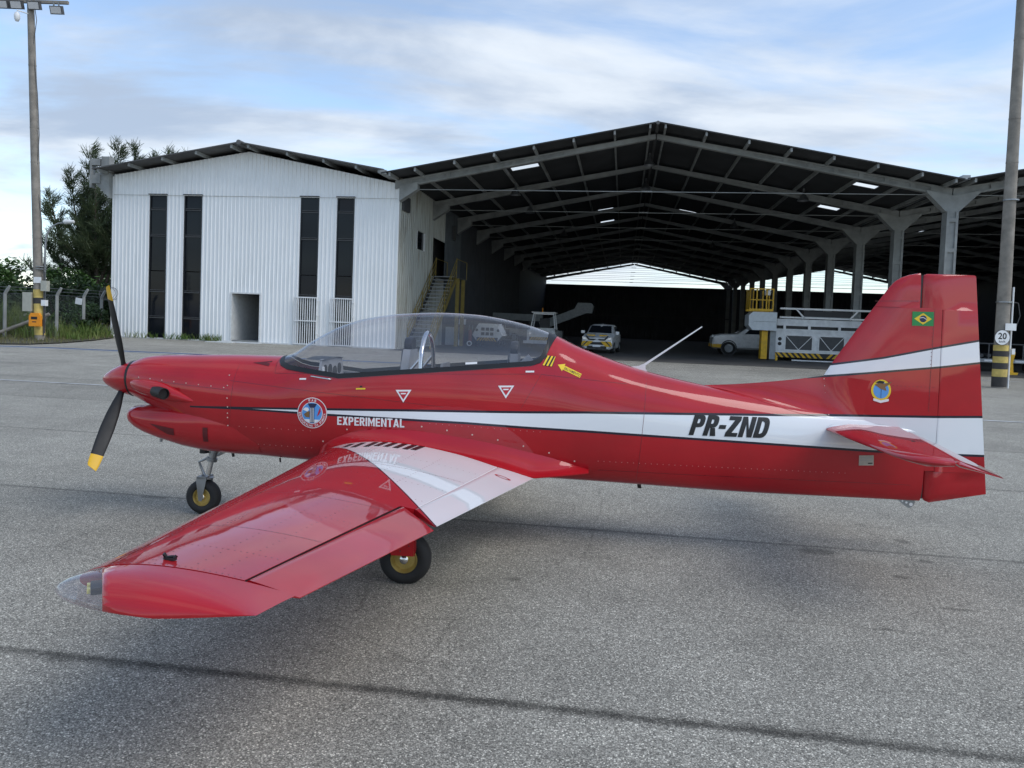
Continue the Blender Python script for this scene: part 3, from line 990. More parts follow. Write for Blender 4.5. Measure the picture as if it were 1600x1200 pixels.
# ---- pendant lamps under the roof
lamp = MB()
lamp.lathe([(0.0, .02), (.05, .02), (.06, -.22), (.13, -.3), (.28, -.55), (.27, -.55), (.1, -.32), (0, -.32)], n=16)
lamp_me = lamp.mesh("lamp_shade", M["steel"], 40)
for nm, u, v, l in (("pendant_lamp", .85, 3.0, "bell lamp hanging nearest the hangar ridge"), ("pendant_lamp", .85, 9.0, "second bell lamp hanging along the hangar ridge"),
                    ("pendant_lamp", -5.6, 4.5, "bell lamp under the left roof slope beside the front skylight"), ("pendant_lamp", -5.6, 10.5, "bell lamp under the left slope behind the front one"),
                    ("pendant_lamp", 8.1, 4.5, "bell lamp under the right roof slope near the first column"), ("pendant_lamp", 6.6, 16.5, "bell lamp deep under the right roof slope"),
                    ("pendant_lamp", -4.6, 22.5, "bell lamp deep under the left roof slope"), ("pendant_lamp", 6.6, 28.5, "farthest bell lamp under the right slope")):
    zz = rz1(u) - .3
    t = hthing(nm, l, "lamp", u, v, zz + ZF, group="bell lamps under the hangar roof")
    link_mesh("lamp_shade", lamp_me, t)
    MB().tube([(0, 0, 0), (0, 0, .28)], .012, 5).build("hanger_rod", M["dark_grey"], t)

# ================================================================ poles, fence, street lamp
def floodlight(parent, x, y, z, tilt=0.5):
    b = MB()
    b.box(-.24, .24, -.10, .06, -.16, .16)
    o = b.build("floodlight", M["dark_grey"], parent)
    MB().box(-.205, .205, -.112, -.10, -.125, .125).build("floodlight_glass", M["headlamp"], o)
    MB().beam((-.1, 0, .14), (-.1, 0.02, .34), .03, .05, (1, 0, 0)).beam((.1, 0, .14), (.1, .02, .34), .03, .05, (1, 0, 0)).build("mount", M["steel"], o)
    o.location = (x, y, z)
    o.rotation_euler = (tilt, 0, 0)
    return o


def tall_pole(name, label, base, lean, h, r0, r1, bands):
    t = thing(name, label, "pole", base)
    pts, rs = [], []
    for i in range(9):
        f = i / 8
        pts.append((lean[0] * f, lean[1] * f, h * f))
        rs.append(r0 + (r1 - r0) * f)
    MB().tube(pts, rs, 20).build("pole", M["concrete_pole"], t, 40)
    for i, (z0, z1, mm) in enumerate(bands):
        MB().tube([(lean[0] * z0 / h, lean[1] * z0 / h, z0), (lean[0] * z1 / h, lean[1] * z1 / h, z1)], r0 + .006, 20, cap=False).build("painted_band", M[mm], t, 40)
    for f in (.3, .52, .62, .8):
        r = r0 + (r1 - r0) * f
        c = (lean[0] * f, lean[1] * f, h * f)
        MB().tube([c, (c[0], c[1], c[2] + .05)], r + .008, 16).build("joint_ring", M["concrete_pole"], t, 40)
    return t


PLB = Vector((-19.36, 31.2, gz(-19.36, 31.2)))
pl = tall_pole("floodlight_pole", "tall concrete light pole with yellow and black bands at the fence", PLB, (-.56, 0, 0), 13.85, .19, .125,
               [(.22, .58, "faded_yellow"), (.58, .86, "faded_black"), (.86, 1.02, "faded_yellow"), (1.02, 1.30, "faded_yellow"), (1.30, 1.50, "faded_yellow"), (1.50, 1.74, "faded_black"), (1.74, 2.08, "faded_yellow")])
MB().beam((-1.9, 0, 13.62), (1.0, -.05, 13.62), .10, .12).build("cross_arm", M["concrete_pole"], pl)
for x in (-1.55, -.98, -.28, .62):
    floodlight(pl, x, -.16, 13.42 - (.15 if x > .5 else 0), .35)
cm = MB().tube([(-.56, -.12, 13.1), (-.86, -.35, 13.14), (-.86, -.35, 13.02)], .025, 8).build("camera_arm", M["gate_white"], pl, 40)
MB().lathe([(0, .16), (.07, .15), (.11, .05), (.11, -.04), (.10, -.10), (.06, -.19), (0, -.21)], (-.86, -.35, 12.9), n=16).build("dome_camera", M["gate_white"], pl, 60)
cab = [(0.02 - .56 * f, -.06, 13.85 * f) for f in (.98, .93, .85, .72, .6, .47, .35, .23)]
cab = [(x + .16 + .10 * math.sin(i * 2.2), y, z) for i, (x, y, z) in enumerate(cab)]
MB().tube(cab, .014, 5).build("cable", M["dark_grey"], pl, 60)
MB().box(-.62, -.26, -.2, .05, 1.18, 1.95).build("meter_box", M["box_beige"], pl)
MB().box(.14, .38, -.24, -.02, 2.02, 2.44).build("junction_box", M["box_beige"], pl)
MB().box(.15, .32, -.22, -.02, 1.42, 1.66).build("switch_box", M["gate_white"], pl)
MB().box(-.17, .14, -.205, -.19, 2.34, 2.58).build("label_plate", M["gate_white"], pl)
b = MB().prism([(-.26, .58), (.2, .58), (.2, 1.0), (.13, 1.12), (-.19, 1.12), (-.26, 1.0)], 1, -.34, -.20).build("orange_box", M["orange"], pl)
MB().box(-.17, .08, -.345, -.341, .86, .97).build("screen", M["black"], b)
MB().box(-.12, .04, -.345, -.341, .74, .78).build("slot", M["faded_black"], b)
for x, z0, z1 in ((.20, .2, 3.4), (.24, .3, 2.8)):
    MB().tube([(x, -.1, z0), (x - .02, -.1, z1)], .022, 6).build("conduit", M["dark_grey"], pl, 60)
for z in (2.9, 3.0):
    MB().tube([(0, 0, z), (0, 0, z + .03)], .215, 16).build("clamp", M["steel"], pl)

PRB = Vector((15.5, 24.18, gz(15.5, 24.18)))
prs = [(.04, .36, "faded_black"), (.36, .60, "faded_yellow"), (.60, .80, "faded_black"), (.80, 1.0, "faded_yellow"), (1.0, 1.18, "faded_black"), (1.18, 1.36, "faded_yellow")]
pr = tall_pole("sign_pole", "tall concrete pole with round 20 speed sign on the right", PRB, (-.06, 0, 0), 13.6, .205, .135, prs)
MB().beam((-1.0, 0, 12.45), (1.0, 0, 12.45), .1, .12).build("cross_arm", M["concrete_pole"], pr)
for x in (-.62, .35, .8):
    floodlight(pr, x, -.18, 12.28, .35)
sg = MB().lathe([(0, .0), (.245, 0), (.245, .02), (0, .02)], (-.17, -.27, 1.60), (0, -1, 0), 36).build("speed_sign", M["dark_grey"], pr)
MB().lathe([(0, .022), (.228, .022), (.228, .024), (0, .024)], (-.17, -.27, 1.60), (0, -1, 0), 36).build("sign_face", M["gate_white"], sg)
MB().box(-.06, .28, -.245, -.225, 1.83, 2.05).build("label_plate", M["gate_white"], pr)
MB().tube([(.25, -.06, 0), (.235, -.06, 3.2)], .03, 8).build("conduit", M["gate_white"], pr, 60)
MB().box(.26, .36, -.14, -.02, 1.08, 1.26).build("switch_box", M["gate_white"], pr)
MB().tube([(.2, 0, 2.75), (.42, -.05, 2.7), (.5, -.05, 2.3), (.4, -.05, 1.95), (.26, -.05, 1.9)], .012, 5).build("cable", M["dark_grey"], pr, 60)
for z in (2.7, 5.9):
    MB().tube([(0, 0, z), (0, 0, z + .04)], .235, 16).build("clamp", M["steel"], pr)

sl = thing("street_lamp", "slim grey street lamp with curved arm behind the concrete pole", "street lamp", (-24.0, 39.0, ZF))
MB().tube([(0, 0, 0), (0, 0, 4.2), (.05, 0, 4.9), (.25, 0, 5.35), (.65, 0, 5.58), (1.1, 0, 5.62)], [.06, .05, .045, .04, .035, .03], 10).build("post", M["grey_paint"], sl, 60)
MB().lathe([(0, -.05), (.1, -.04), (.13, .05), (.08, .45), (0, .5)], (1.0, 0, 5.66), (1, 0, .05), 12).build("lamp_head", M["gate_white"], sl, 50)


def text_mesh(body, size, bold=0.0, shear=0.0, space=1.0):
    """flat lettering: list of 2-D points and faces, centred"""
    cu = bpy.data.curves.new("lettering", "FONT")
    cu.body = body
    cu.size = size
    cu.shear = shear
    cu.offset = bold
    cu.space_character = space
    cu.align_x = "CENTER"
    cu.align_y = "CENTER"
    cu.resolution_u = 4
    ob = bpy.data.objects.new("lettering", cu)
    COL.objects.link(ob)
    dg = bpy.context.evaluated_depsgraph_get()
    me = bpy.data.meshes.new_from_object(ob.evaluated_get(dg))
    vs_ = [(v.co.x, v.co.y) for v in me.vertices]
    fs_ = [tuple(p.vertices) for p in me.polygons]
    bpy.data.objects.remove(ob)
    bpy.data.curves.remove(cu)
    bpy.data.meshes.remove(me)
    return vs_, fs_


for body, size, z, bold in (("20", .27, 1.635, .006), ("km/h", .10, 1.47, .001)):
    vs_, fs_ = text_mesh(body, size, bold)
    MB().add([(x - .17, -.2965, y + z) for x, y in vs_], fs_).build("lettering", M["decal_black"], sg)

# concrete fence posts, wire mesh
fposts = [(-28.4, 31.6), (-25.6, 31.95), (-23.6, 32.2), (-21.69, 32.5), (-19.77, 33.0), (-19.85, 35.2), (-19.95, 36.9)]
post = MB()
post.tube([(0, 0, 0), (0, 0, 1.86), (.09, 0, 2.02), (.2, 0, 2.2)], [.085, .08, .075, .06], 4)
post_me = post.mesh("post", M["concrete"])
FN = thing("mesh_fence", "chain link fence on bent concrete posts before the bushes", "fence", (0, 0, 0))
for x, y in fposts:
    link_mesh("post", post_me, FN, (x, y, gz(x, y)), random.uniform(-.1, .1))
for (xa, ya), (xb, yb) in zip(fposts[:-1], fposts[1:]):
    d = Vector((xb - xa, yb - ya))
    Lf = d.length
    mb = MB()
    def FP(s, z):
        return (xa + d.x * s / Lf, ya + d.y * s / Lf, gz(xa, ya) + z)
    s = -2.0
    while s < Lf:
        for sgn in (1, -1):
            pts = []
            for z in (0.05, 1.85):
                ss = s + (z if sgn > 0 else 1.9 - z)
                pts.append((ss, z))
            (s0, z0), (s1, z1) = pts
            # clip to the span
            def at(sx):
                return z0 + (z1 - z0) * (sx - s0) / (s1 - s0)
            lo, hi = sorted((s0, s1))
            lo, hi = max(lo, 0), min(hi, Lf)
            if hi - lo > .05:
                a, b = FP(lo, at(lo)), FP(hi, at(hi))
                mb.add([a, b, (b[0], b[1], b[2] + .006), (a[0], a[1], a[2] + .006)], [(0, 1, 2, 3)])
        s += 0.11
    o = mb.build("wire_mesh", M["steel"], FN, weld=False)
    o["kind"] = "stuff"
    for z in (1.88, 2.02, 2.16):
        off = max(0, (z - 1.86)) * .6
        a, b = FP(0, z), FP(Lf, z)
        MB().tube([(a[0] + off, a[1], a[2]), (b[0] + off, b[1], b[2])], .007, 4).build("barbed_wire", M["steel"], FN)
mb = MB()
cc = Vector((-19.2, 36.4, ZF + 2.05))
for k in range(5):
    pts = [cc + Vector((.5 * math.cos(a) * (.75 + .06 * k), .18 * k - .4 + .1 * math.sin(a), .32 * math.sin(a))) for a in np.linspace(0, 2 * math.pi, 15)]
    mb.tube(pts, .010, 4, cap=False)
mb.tube([cc + Vector((-.2, 0, -.3)), cc + Vector((.62, 0, .35))], .022, 5)
tag(mb.build("razor_wire_coil", M["dark_grey"]), "tangled coil of razor wire at the left corner of the white building", "razor wire")
o = MB().box(-.16, .16, -.01, .01, -.14, .14).build("fence_sign", M["gate_white"])
o.location = (-19.4, 34.0, ZF + 1.62)
o.rotation_euler = (0, R(8), R(-10))
tag(o, "small white sign hung on the wire fence", "sign")
o = MB().tube([(-22.2, 32.0, .25), (-19.9, 32.7, 1.35)], .075, 8).build("brace_pole", M["concrete_pole"])
tag(o, "slanting grey brace pole beside the banded light pole", "brace")

# ================================================================ vegetation
VERGE = [(-18.77, 27.7), (-17.9, 28.1), (-17.55, 29.6), (-17.7, 32.1), (-18.2, 34.8), (-19.05, 36.2), (-14.5, 70), (-20, 140), (-160, 140), (-160, 20), (-40, 26.6)]
mb = MB()
cxy = (-30, 45)
mb.add([(cxy[0], cxy[1], gz(*cxy) + .05)] + [(x, y, gz(x, y) + .04) for x, y in VERGE], [(0, i, i % len(VERGE) + 1) for i in range(1, len(VERGE) + 1)])
tag(mb.build("grass_verge", M["soil"]), "strip of rough earth and grass along the fence", "ground", kind="structure")


def blades(name, label, pts, h, w, mat, lean=.35):
    mb = MB()
    for x, y, k in pts:
        a = random.uniform(0, 6.283)
        hh = h * k * random.uniform(.6, 1.15)
        dx, dy = math.cos(a), math.sin(a)
        lx, ly = random.gauss(0, lean) * hh, random.gauss(0, lean) * hh
        z = gz(x, y) + .03
        ww = w * random.uniform(.7, 1.3)
        mb.add([(x - dx * ww, y - dy * ww, z), (x + dx * ww, y + dy * ww, z), (x + dx * ww * .7 + lx * .45, y + dy * ww * .7 + ly * .45, z + hh * .6), (x - dx * ww * .7 + lx * .45, y - dy * ww * .7 + ly * .45, z + hh * .6), (x + lx, y + ly, z + hh * (1 - .12 * abs(lx)))],
               [(0, 1, 2, 3), (3, 2, 4)])
    o = mb.build(name, mat, weld=False)
    return tag(o, label, "grass", kind="stuff")


pts = []
while len(pts) < 5200:
    x, y = random.uniform(-34, -17.4), random.uniform(27.3, 37)
    e = float(np.interp(y, [27.7, 28.1, 29.6, 32.1, 34.8, 36.2], [-18.77, -17.9, -17.55, -17.7, -18.2, -19.05]))
    if x < e + random.gauss(0, .06) and y > 27.75 - (x + 18.77) * -.052 + random.gauss(0, .05):
        pts.append((x, y, 1))
blades("verge_grass", "short ragged grass along the apron edge", pts, .15, .012, M["grass_dry"])
pts = []
for cx, cy, k, n in ((-25.2, 32.9, 1.3, 90), (-23.3, 33.0, 1.3, 90), (-22.3, 33.3, 1.25, 90), (-21.2, 33.4, 1.1, 80), (-20.6, 33.9, .7, 60), (-19.3, 32.9, .55, 40), (-18.9, 33.6, .62, 50), (-18.9, 34.6, .45, 40), (-18.9, 35.4, .5, 30), (-20.5, 32.3, .45, 30), (-18.6, 32.4, .3, 30), (-26.5, 33.4, 1.2, 80), (-22.7, 32.9, 1.4, 80)):
    for _ in range(n * 2):
        pts.append((random.gauss(cx, .32), random.gauss(cy, .3), k))
blades("tall_grass", "tall arching grass clumps behind the fence posts", pts, 1.25, .017, M["grass_blade"], .30)
pts = [(*HW(random.gauss(c, s_), -0.25 + random.gauss(0, .12)).xy, 1) for c, s_, n in ((-18.9, .35, 90), (-20.2, .25, 40), (-21.0, .5, 40), (-22.8, .6, 40)) for _ in range(n)]
blades("weeds", "green weeds at the foot of the white building", pts, .34, .018, M["grass_blade"], .5)


def leaf_cloud(mb, c, rad, n, size, asp=.5, shell=.55, droop=0.0):
    c = Vector(c)
    for _ in range(n):
        d = Vector((random.gauss(0, 1), random.gauss(0, 1), random.gauss(0, 1))).normalized()
        k = shell + (1 - shell) * random.random() ** .6
        p = c + Vector((d.x * rad[0], d.y * rad[1], d.z * rad[2])) * k * random.uniform(.85, 1.1)
        e = Euler((random.uniform(-.9, .9), random.uniform(-.9, .9), random.uniform(0, 6.28))).to_matrix()
        L = size * random.uniform(.6, 1.35)
        a, b = e @ Vector((L, 0, -droop * L)), e @ Vector((0, L * asp, 0))
        mb.add([p - a, p + b * .8, p + a, p - b], [(0, 1, 2, 3)])


def bush(name, label, x, y, w, h, mat, n=1500, size=.13, group=None):
    t = thing(name, label, "bush", (x, y, gz(x, y)), random.uniform(0, 6.28), group)
    mb = MB()
    st = MB()
    nl = 9
    for i in range(nl):
        a = 6.28 * i / nl + random.uniform(-.4, .4)
        r = random.uniform(.1, .55) * w
        z = random.uniform(.3, .86) * h
        rr = random.uniform(.26, .46) * min(w, h)
        c = (math.cos(a) * r, math.sin(a) * r, z)
        leaf_cloud(mb, c, (rr * 1.1, rr * 1.1, rr * .75), n // nl, size)
        st.tube([(0, 0, 0), (c[0] * .4, c[1] * .4, z * .5), c], [.05, .035, .012], 5)
    mb.build("foliage", mat, t, weld=False)
    st.build("stem", M["bark"], t, 60)
    return t


BG = "bushes behind the fence"
for i, (x, y, w, h, mm, l) in enumerate((
        (-33.5, 47, 2.6, 3.6, "leaf_broad", "leafy green bush at the left picture edge far behind the fence"), (-30.6, 45, 2.6, 4.3, "leaf_broad", "tall leafy bush left of the banded light pole"),
        (-28.2, 47.5, 2.7, 3.9, "leaf_broad", "broad bush directly behind the light pole"), (-26.0, 46.5, 2.4, 3.5, "leaf_broad", "flat topped bush under the feathery tree"),
        (-29.5, 40, 2.0, 2.6, "leaf_dark", "low dark bush behind the tall grass on the left"), (-26.6, 39.5, 2.0, 2.7, "leaf_dark", "dark bush behind the meter box"),
        (-24.2, 40.5, 2.0, 2.9, "leaf_dark", "dark bush between the light pole and the second fence post"), (-22.0, 40.5, 1.8, 2.7, "leaf_dark", "dark bush behind the small fence sign"),
        (-21.0, 37.5, 1.2, 1.7, "leaf_broad", "low bush behind the third fence post"), (-20.4, 34.6, .8, 1.1, "leaf_broad", "low leafy bush between the second and third fence posts"), (-19.5, 34.9, .6, .8, "leaf_dark", "small dark bush right of the third fence post"), (-19.7, 35.9, .8, 1.35, "leaf_dark", "scrubby bush against the white building corner"),
        (-36.5, 44, 2.6, 3.2, "leaf_dark", "dark bush cut by the left picture edge"), (-22.9, 46.0, 2.2, 3.6, "leaf_dark", "dark thicket at the foot of the feathery tree"),
        (-21.0, 44.5, 2.0, 3.0, "leaf_dark", "dark thicket beside the white building's left wall"), (-33.0, 39.0, 2.2, 2.6, "leaf_broad", "green bush behind the first fence post"),
        (-37.5, 52.0, 3.4, 4.6, "leaf_broad", "big bush on the skyline at the far left"), (-32.5, 53.5, 3.2, 4.6, "leaf_dark", "dark rounded bush on the skyline left of the pole"), (-29.0, 54.5, 3.0, 4.4, "leaf_broad", "bush on the skyline right of the pole"))):
    bush("bush", l, x, y, w, h, M[mm], 1500 if w > 1.5 else 900, .15 if w > 1.5 else .09, BG)


def casuarina(name, label, x, y, leaders, dens=1.0):
    t = thing(name, label, "tree", (x, y, gz(x, y)), 0)
    wood, lf = MB(), MB()
    wood.tube([(0, 0, 0), (.05, 0, 1.4), (.0, .05, 2.6)], [.28, .2, .15], 8)
    for (tx, ty, h, br) in leaders:
        base = Vector((0, 0, random.uniform(1.2, 2.6)))
        top = Vector((tx, ty, h))
        mid = base.lerp(top, .5) + Vector((tx * .25, ty * .25, -.3))
        def pt(f):
            return (base * (1 - f) ** 2 + mid * 2 * f * (1 - f) + top * f * f)
        wood.tube([pt(i / 7) for i in range(8)], [.11 * (1 - i / 7) + .012 for i in range(8)], 6)
        nb = int(h * 3.4)
        for i in range(nb):
            f = .16 + .84 * (i + random.random()) / nb
            p0 = pt(f)
            a = random.uniform(0, 6.28)
            L = br * (1.08 - f) * random.uniform(.6, 1.2) + .25
            d = Vector((math.cos(a), math.sin(a), .75 + .6 * f)).normalized()
            wood.tube([p0, p0 + d * L * .6, p0 + d * L + Vector((.08 * L, 0, -.05 * L))], [.025, .015, .006], 4)
            for j in range(int((20 + 52 * L) * dens)):
                g = random.random() ** .7
                q = p0 + d * L * g + Vector((random.gauss(0, .1), random.gauss(0, .1), random.gauss(0, .1)))
                dd = (d + Vector((random.gauss(0.12, .38), random.gauss(0, .38), random.gauss(.1, .38)))).normalized()
                ln = random.uniform(.3, .65)
                s = dd.cross(Vector((random.gauss(0, 1), random.gauss(0, 1), random.gauss(0, .4)))).normalized() * random.uniform(.012, .026)
                e = q + dd * ln + Vector((.05, 0, -.06))
                lf.add([q - s, q + s, e + s * .4, e - s * .4], [(0, 1, 2, 3)])
    lf.build("crown", M["leaf_needle"], t, weld=False)
    wood.build("trunk", M["bark"], t, 60)
    return t


casuarina("casuarina_tree", "tall feathery dark tree left of the white building", -27.3, 50, [(-.6, 0, 11.6, 2.2), (1.1, .3, 12.0, 2.0), (-2.0, .2, 10.0, 2.2), (-3.2, -.2, 8.6, 2.2), (2.4, 0, 11.8, 1.8), (-3.9, .5, 5.6, 1.9), (.3, -1, 9.0, 2.4), (-1.4, 1, 9.2, 2.3), (1.8, -.8, 9.0, 2.2), (-4.6, 0, 3.9, 1.6), (3.6, .4, 11.2, 1.6)])
casuarina("casuarina_tree", "thinner feathery tree pressed against the left side of the white building", -22.4, 49, [(0, 0, 11.4, 1.8), (-1.2, 0, 9.4, 1.9), (1.2, .2, 11.2, 1.6), (-.5, .8, 7.5, 2.0), (.6, -.5, 8.4, 2.0)], .9)
mb = MB()
for k in range(60):
    x = -95 + k * 1.25 + random.uniform(-.6, .6)
    leaf_cloud(mb, (x, 74 + random.uniform(-3, 3), random.uniform(1.2, 2.6)), (2.4, 2.0, random.uniform(1.6, 3.0)), 130, .42, .6)
tag(mb.build("distant_trees", M["leaf_dark"], weld=False), "far off band of dark trees on the left horizon", "trees", kind="stuff")

# ================================================================ vehicles and equipment in the hangar
def wheel_mesh(r, w, rim="grey_paint", n=20):
    mb = MB()
    mb.lathe([(r * .6, -w / 2), (r * .93, -w / 2), (r, -w * .3), (r, w * .3), (r * .93, w / 2), (r * .6, w / 2)], axis=(1, 0, 0), n=n)
    ty = mb.mesh("tyre", M["rubber"], 40)
    mb = MB()
    mb.lathe([(0, -w * .36), (r * .18, -w * .38), (r * .5, -w * .30), (r * .62, -w * .42), (r * .62, w * .42), (r * .5, w * .30), (r * .18, w * .38), (0, w * .36)], axis=(1, 0, 0), n=n)
    return ty, mb.mesh("rim", M[rim], 40)


def car(t, ST_, hw, wheels, wr, glass_rows, body="vehicle_white"):
    """ST_: stations (y, underside, belt, roof, belt half width, roof half width) from front (-y) to rear"""
    rows = []
    for y, zu, zb, zr, wb, wr_ in ST_:
        half = [(0, zu), (wb * .80, zu), (wb * .97, zu + .10), (wb, (zu + zb) / 2), (wb * .985, zb - .04), (wb * .95, zb), (wr_, zr - .04), (wr_ * .86, zr), (0, zr + .015)]
        row = [(x, y, z) for x, z in half] + [(-x, y, z) for x, z in reversed(half[1:-1])]
        rows.append(row)
    mb = MB()
    mb.grid(rows, close=True)
    for rr, rev in ((rows[0], False), (rows[-1], True)):
        mb.add(rr, [tuple(range(len(rr)))])
    mb.build("body", M[body], t, 32)
    for nm, quad in glass_rows:
        mb = MB()
        mb.add(quad, [tuple(range(len(quad)))])
        o = mb.build(nm, M["car_glass"], t)
    ty, rm = wheel_mesh(wr, .2)
    for x, y in wheels:
        o = link_mesh("wheel", ty, t, (x, y, wr))
        link_mesh("rim", rm, o)


def chevrons(parent, x0, x1, z0, z1, y, n, slant, name="hazard_stripe", mirror=True, mat="yellow", back="black"):
    MB().box(x0, x1, y + .002, y + .02, z0, z1).build("hazard_board", M[back], parent)
    w = (x1 - x0) / n
    xm = (x0 + x1) / 2
    for i in range(n):
        a = x0 + i * w
        s = slant if (not mirror or a + w / 2 < xm) else -slant
        q = [(a, z0), (a + w * .5, z0), (a + w * .5 + s, z1), (a + s, z1)]
        q = [(min(max(x, x0), x1), z) for x, z in q]
        MB().prism(q, 1, y - .004, y).build(name, M[mat], parent)


# hatchback facing out
C1 = hthing("parked_car", "white hatchback with black and yellow striped nose facing out of the hangar", "car", -1.33, 6.0, rot=R(-6))
cs = [(0.0, .25, .62, .64, .70, .60), (.10, .20, .76, .78, .78, .66), (.55, .18, .90, .93, .81, .70), (.95, .18, .97, 1.0, .82, .70), (1.05, .18, .98, 1.03, .82, .68), (1.72, .18, 1.0, 1.45, .82, .60), (2.4, .18, 1.0, 1.49, .82, .60), (3.2, .18, 1.0, 1.46, .82, .60), (3.75, .2, .98, 1.1, .80, .62), (3.9, .28, .8, .82, .74, .6)]
gl = [("windscreen", [(-.62, 1.03, 1.045), (.62, 1.03, 1.045), (.53, 1.66, 1.425), (-.53, 1.66, 1.425)])]
for s in (-1, 1):
    gl.append(("side_window", [(s * .80, 1.45, 1.02), (s * .80, 3.1, 1.02), (s * .63, 3.0, 1.40), (s * .63, 1.78, 1.40)]))
car(C1, cs, .82, [(s * .74, y) for s in (-1, 1) for y in (.72, 3.1)], .30, gl)
MB().box(-.42, .42, -.03, .0, .44, .58).build("grille", M["black"], C1)
MB().box(-.5, .5, -.035, .01, .25, .38).build("lower_grille", M["black"], C1)
MB().box(-.2, .2, -.05, -.03, .33, .44).build("number_plate", M["gate_white"], C1)
for s in (-1, 1):
    MB().prism([(s * .42, .66), (s * .72, .70), (s * .76, .84), (s * .58, .80)], 1, -.02, .24).build("headlight", M["headlamp"], C1)
    MB().prism([(s * .18, .62), (s * .42, .62), (s * .70, .36), (s * .46, .36)], 1, -.055, -.03).build("hazard_stripe", M["yellow"], C1)
    MB().prism([(s * .52, .62), (s * .70, .62), (s * .78, .52), (s * .78, .36)], 1, -.04, -.02).build("hazard_stripe", M["yellow"], C1)
    MB().prism([(s * .43, .62), (s * .51, .62), (s * .74, .36), (s * .70, .34)], 1, -.048, -.028).build("hazard_stripe", M["black"], C1)
    MB().prism([(s * .02, .74), (s * .16, .66), (s * .44, .66), (s * .60, .90), (s * .54, .90), (s * .38, .74)], 1, -.012, .02).build("hazard_stripe", M["black"], C1)
    MB().prism([(s * .10, .88), (s * .40, .88), (s * .55, .935), (s * .50, .95), (s * .12, .95)], 1, .06, .12).build("hazard_stripe", M["yellow"], C1)
    MB().box(min(s * .82, s * 1.0), max(s * .82, s * 1.0), 1.1, 1.2, 1.0, 1.14).build("wing_mirror", M["vehicle_white"], C1)
MB().box(-.04, .04, 1.9, 1.98, 1.5, 1.56).build("beacon", M["dark_grey"], C1)

# pickup, nose to the left
C2 = hthing("pickup_truck", "white pickup truck half hidden behind the aircraft loader", "pickup truck", 5.2, 13.6, rot=R(-90))
ps = [(0.0, .42, .98, 1.0, .80, .7), (.08, .36, 1.10, 1.12, .87, .76), (.5, .36, 1.18, 1.21, .91, .80), (1.35, .36, 1.22, 1.25, .93, .80), (1.45, .36, 1.23, 1.28, .93, .76), (2.15, .36, 1.24, 1.76, .93, .68), (3.4, .36, 1.24, 1.80, .93, .68), (3.55, .36, 1.24, 1.7, .93, .68), (3.6, .36, 1.22, 1.24, .93, .82), (5.1, .36, 1.12, 1.14, .92, .8), (5.2, .42, 1.05, 1.07, .88, .78)]
gl = [("windscreen", [(-.72, 1.44, 1.30), (.72, 1.44, 1.30), (.62, 2.10, 1.745), (-.62, 2.10, 1.745)])]
for s in (-1, 1):
    gl.append(("side_window", [(s * .905, 1.80, 1.26), (s * .905, 3.45, 1.26), (s * .72, 3.35, 1.72), (s * .72, 2.28, 1.72)]))
car(C2, ps, .92, [(s * .84, y) for s in (-1, 1) for y in (.92, 4.1)], .40, gl)
for s in (-1, 1):
    for y in (.92, 4.1):
        MB().lathe([(.46, -.03), (.46, .012), (.40, .012)], (s * .93, y, .42), (s, 0, 0), 20).build("wheel_arch", M["dark_grey"], C2)
for s in (-1, 1):
    MB().prism([(s * .35, .62), (s * .8, .62), (s * .88, .45), (s * .5, .45)], 1, -.05, .0).build("hazard_stripe", M["yellow"], C2)
    MB().prism([(s * .55, .88), (s * .84, .92), (s * .86, 1.0), (s * .6, .97)], 1, -.02, .2).build("headlight", M["headlamp"], C2)
    MB().box(min(s * .90, s * .935), max(s * .90, s * .935), .02, .5, .42, .62).build("hazard_stripe", M["yellow"], C2)

# high loader
LD = hthing("aircraft_loader", "white aircraft loader with hazard striped skirt and folded top platform", "loader", 7.66, 7.0)
x0, x1 = 0.0, 5.2
MB().box(x0, x1, 0.0, 2.6, .42, 1.62).build("chassis", M["equip_white"], LD)
chevrons(LD, x0, x1, .18, .42, -.03, 19, -.22, mirror=True)
MB().box(x0 + .02, x1 - .02, 0, 2.6, .18, .418).build("skirt", M["dark_grey"], LD)
for a, b in ((.42, 1.82), (2.05, 3.35), (3.6, 4.9)):
    f = MB().box(a, b, -.03, -.005, .52, .58).box(a, b, -.03, -.005, 1.28, 1.34).box(a, a + .06, -.031, -.004, .58, 1.28).box(b - .06, b, -.031, -.004, .58, 1.28).build("mesh_panel", M["vehicle_white"], LD)
    MB().box(a + .06, b - .06, -.012, -.003, .58, 1.28).build("screen", M["dark_grey"], f)
    MB().beam((a + .06, -.02, 1.28), ((a + b) / 2, -.02, .58), .012, .03, (0, 0, 1)).beam((b - .06, -.02, 1.28), ((a + b) / 2, -.02, .58), .012, .03, (0, 0, 1)).build("cross_brace", M["vehicle_white"], f)
for z in (.86, 1.1):
    MB().lathe([(0, .02), (.085, .02), (.095, 0)], (.2, 0, z), (0, -1, 0), 14).build("gauge", M["black"], LD)
pf = MB().box(x0 + .05, x1, .1, 2.5, 1.78, 2.12).build("platform", M["equip_white"], LD)
MB().box(x0 + .1, x1, .2, 2.4, 1.62, 1.78).build("scissor_gap", M["black"], LD)
for a in (.35, 1.55, 3.0, 4.4):
    MB().box(a, a + .12, .02, .1, 1.6, 1.82).build("stanchion", M["vehicle_white"], LD)
for z, h in ((2.60, .09), (2.16, .08)):
    MB().box(x0 + .15, x1, .02, .12, z, z + h).build("guard_rail", M["vehicle_white"], LD)
MB().beam((.95, .05, 2.62), (1.35, .05, 2.18), .06, .07, (0, 0, 1)).beam((3.9, .05, 2.62), (3.5, .05, 2.18), .06, .07, (0, 0, 1)).build("guard_strut", M["vehicle_white"], LD)
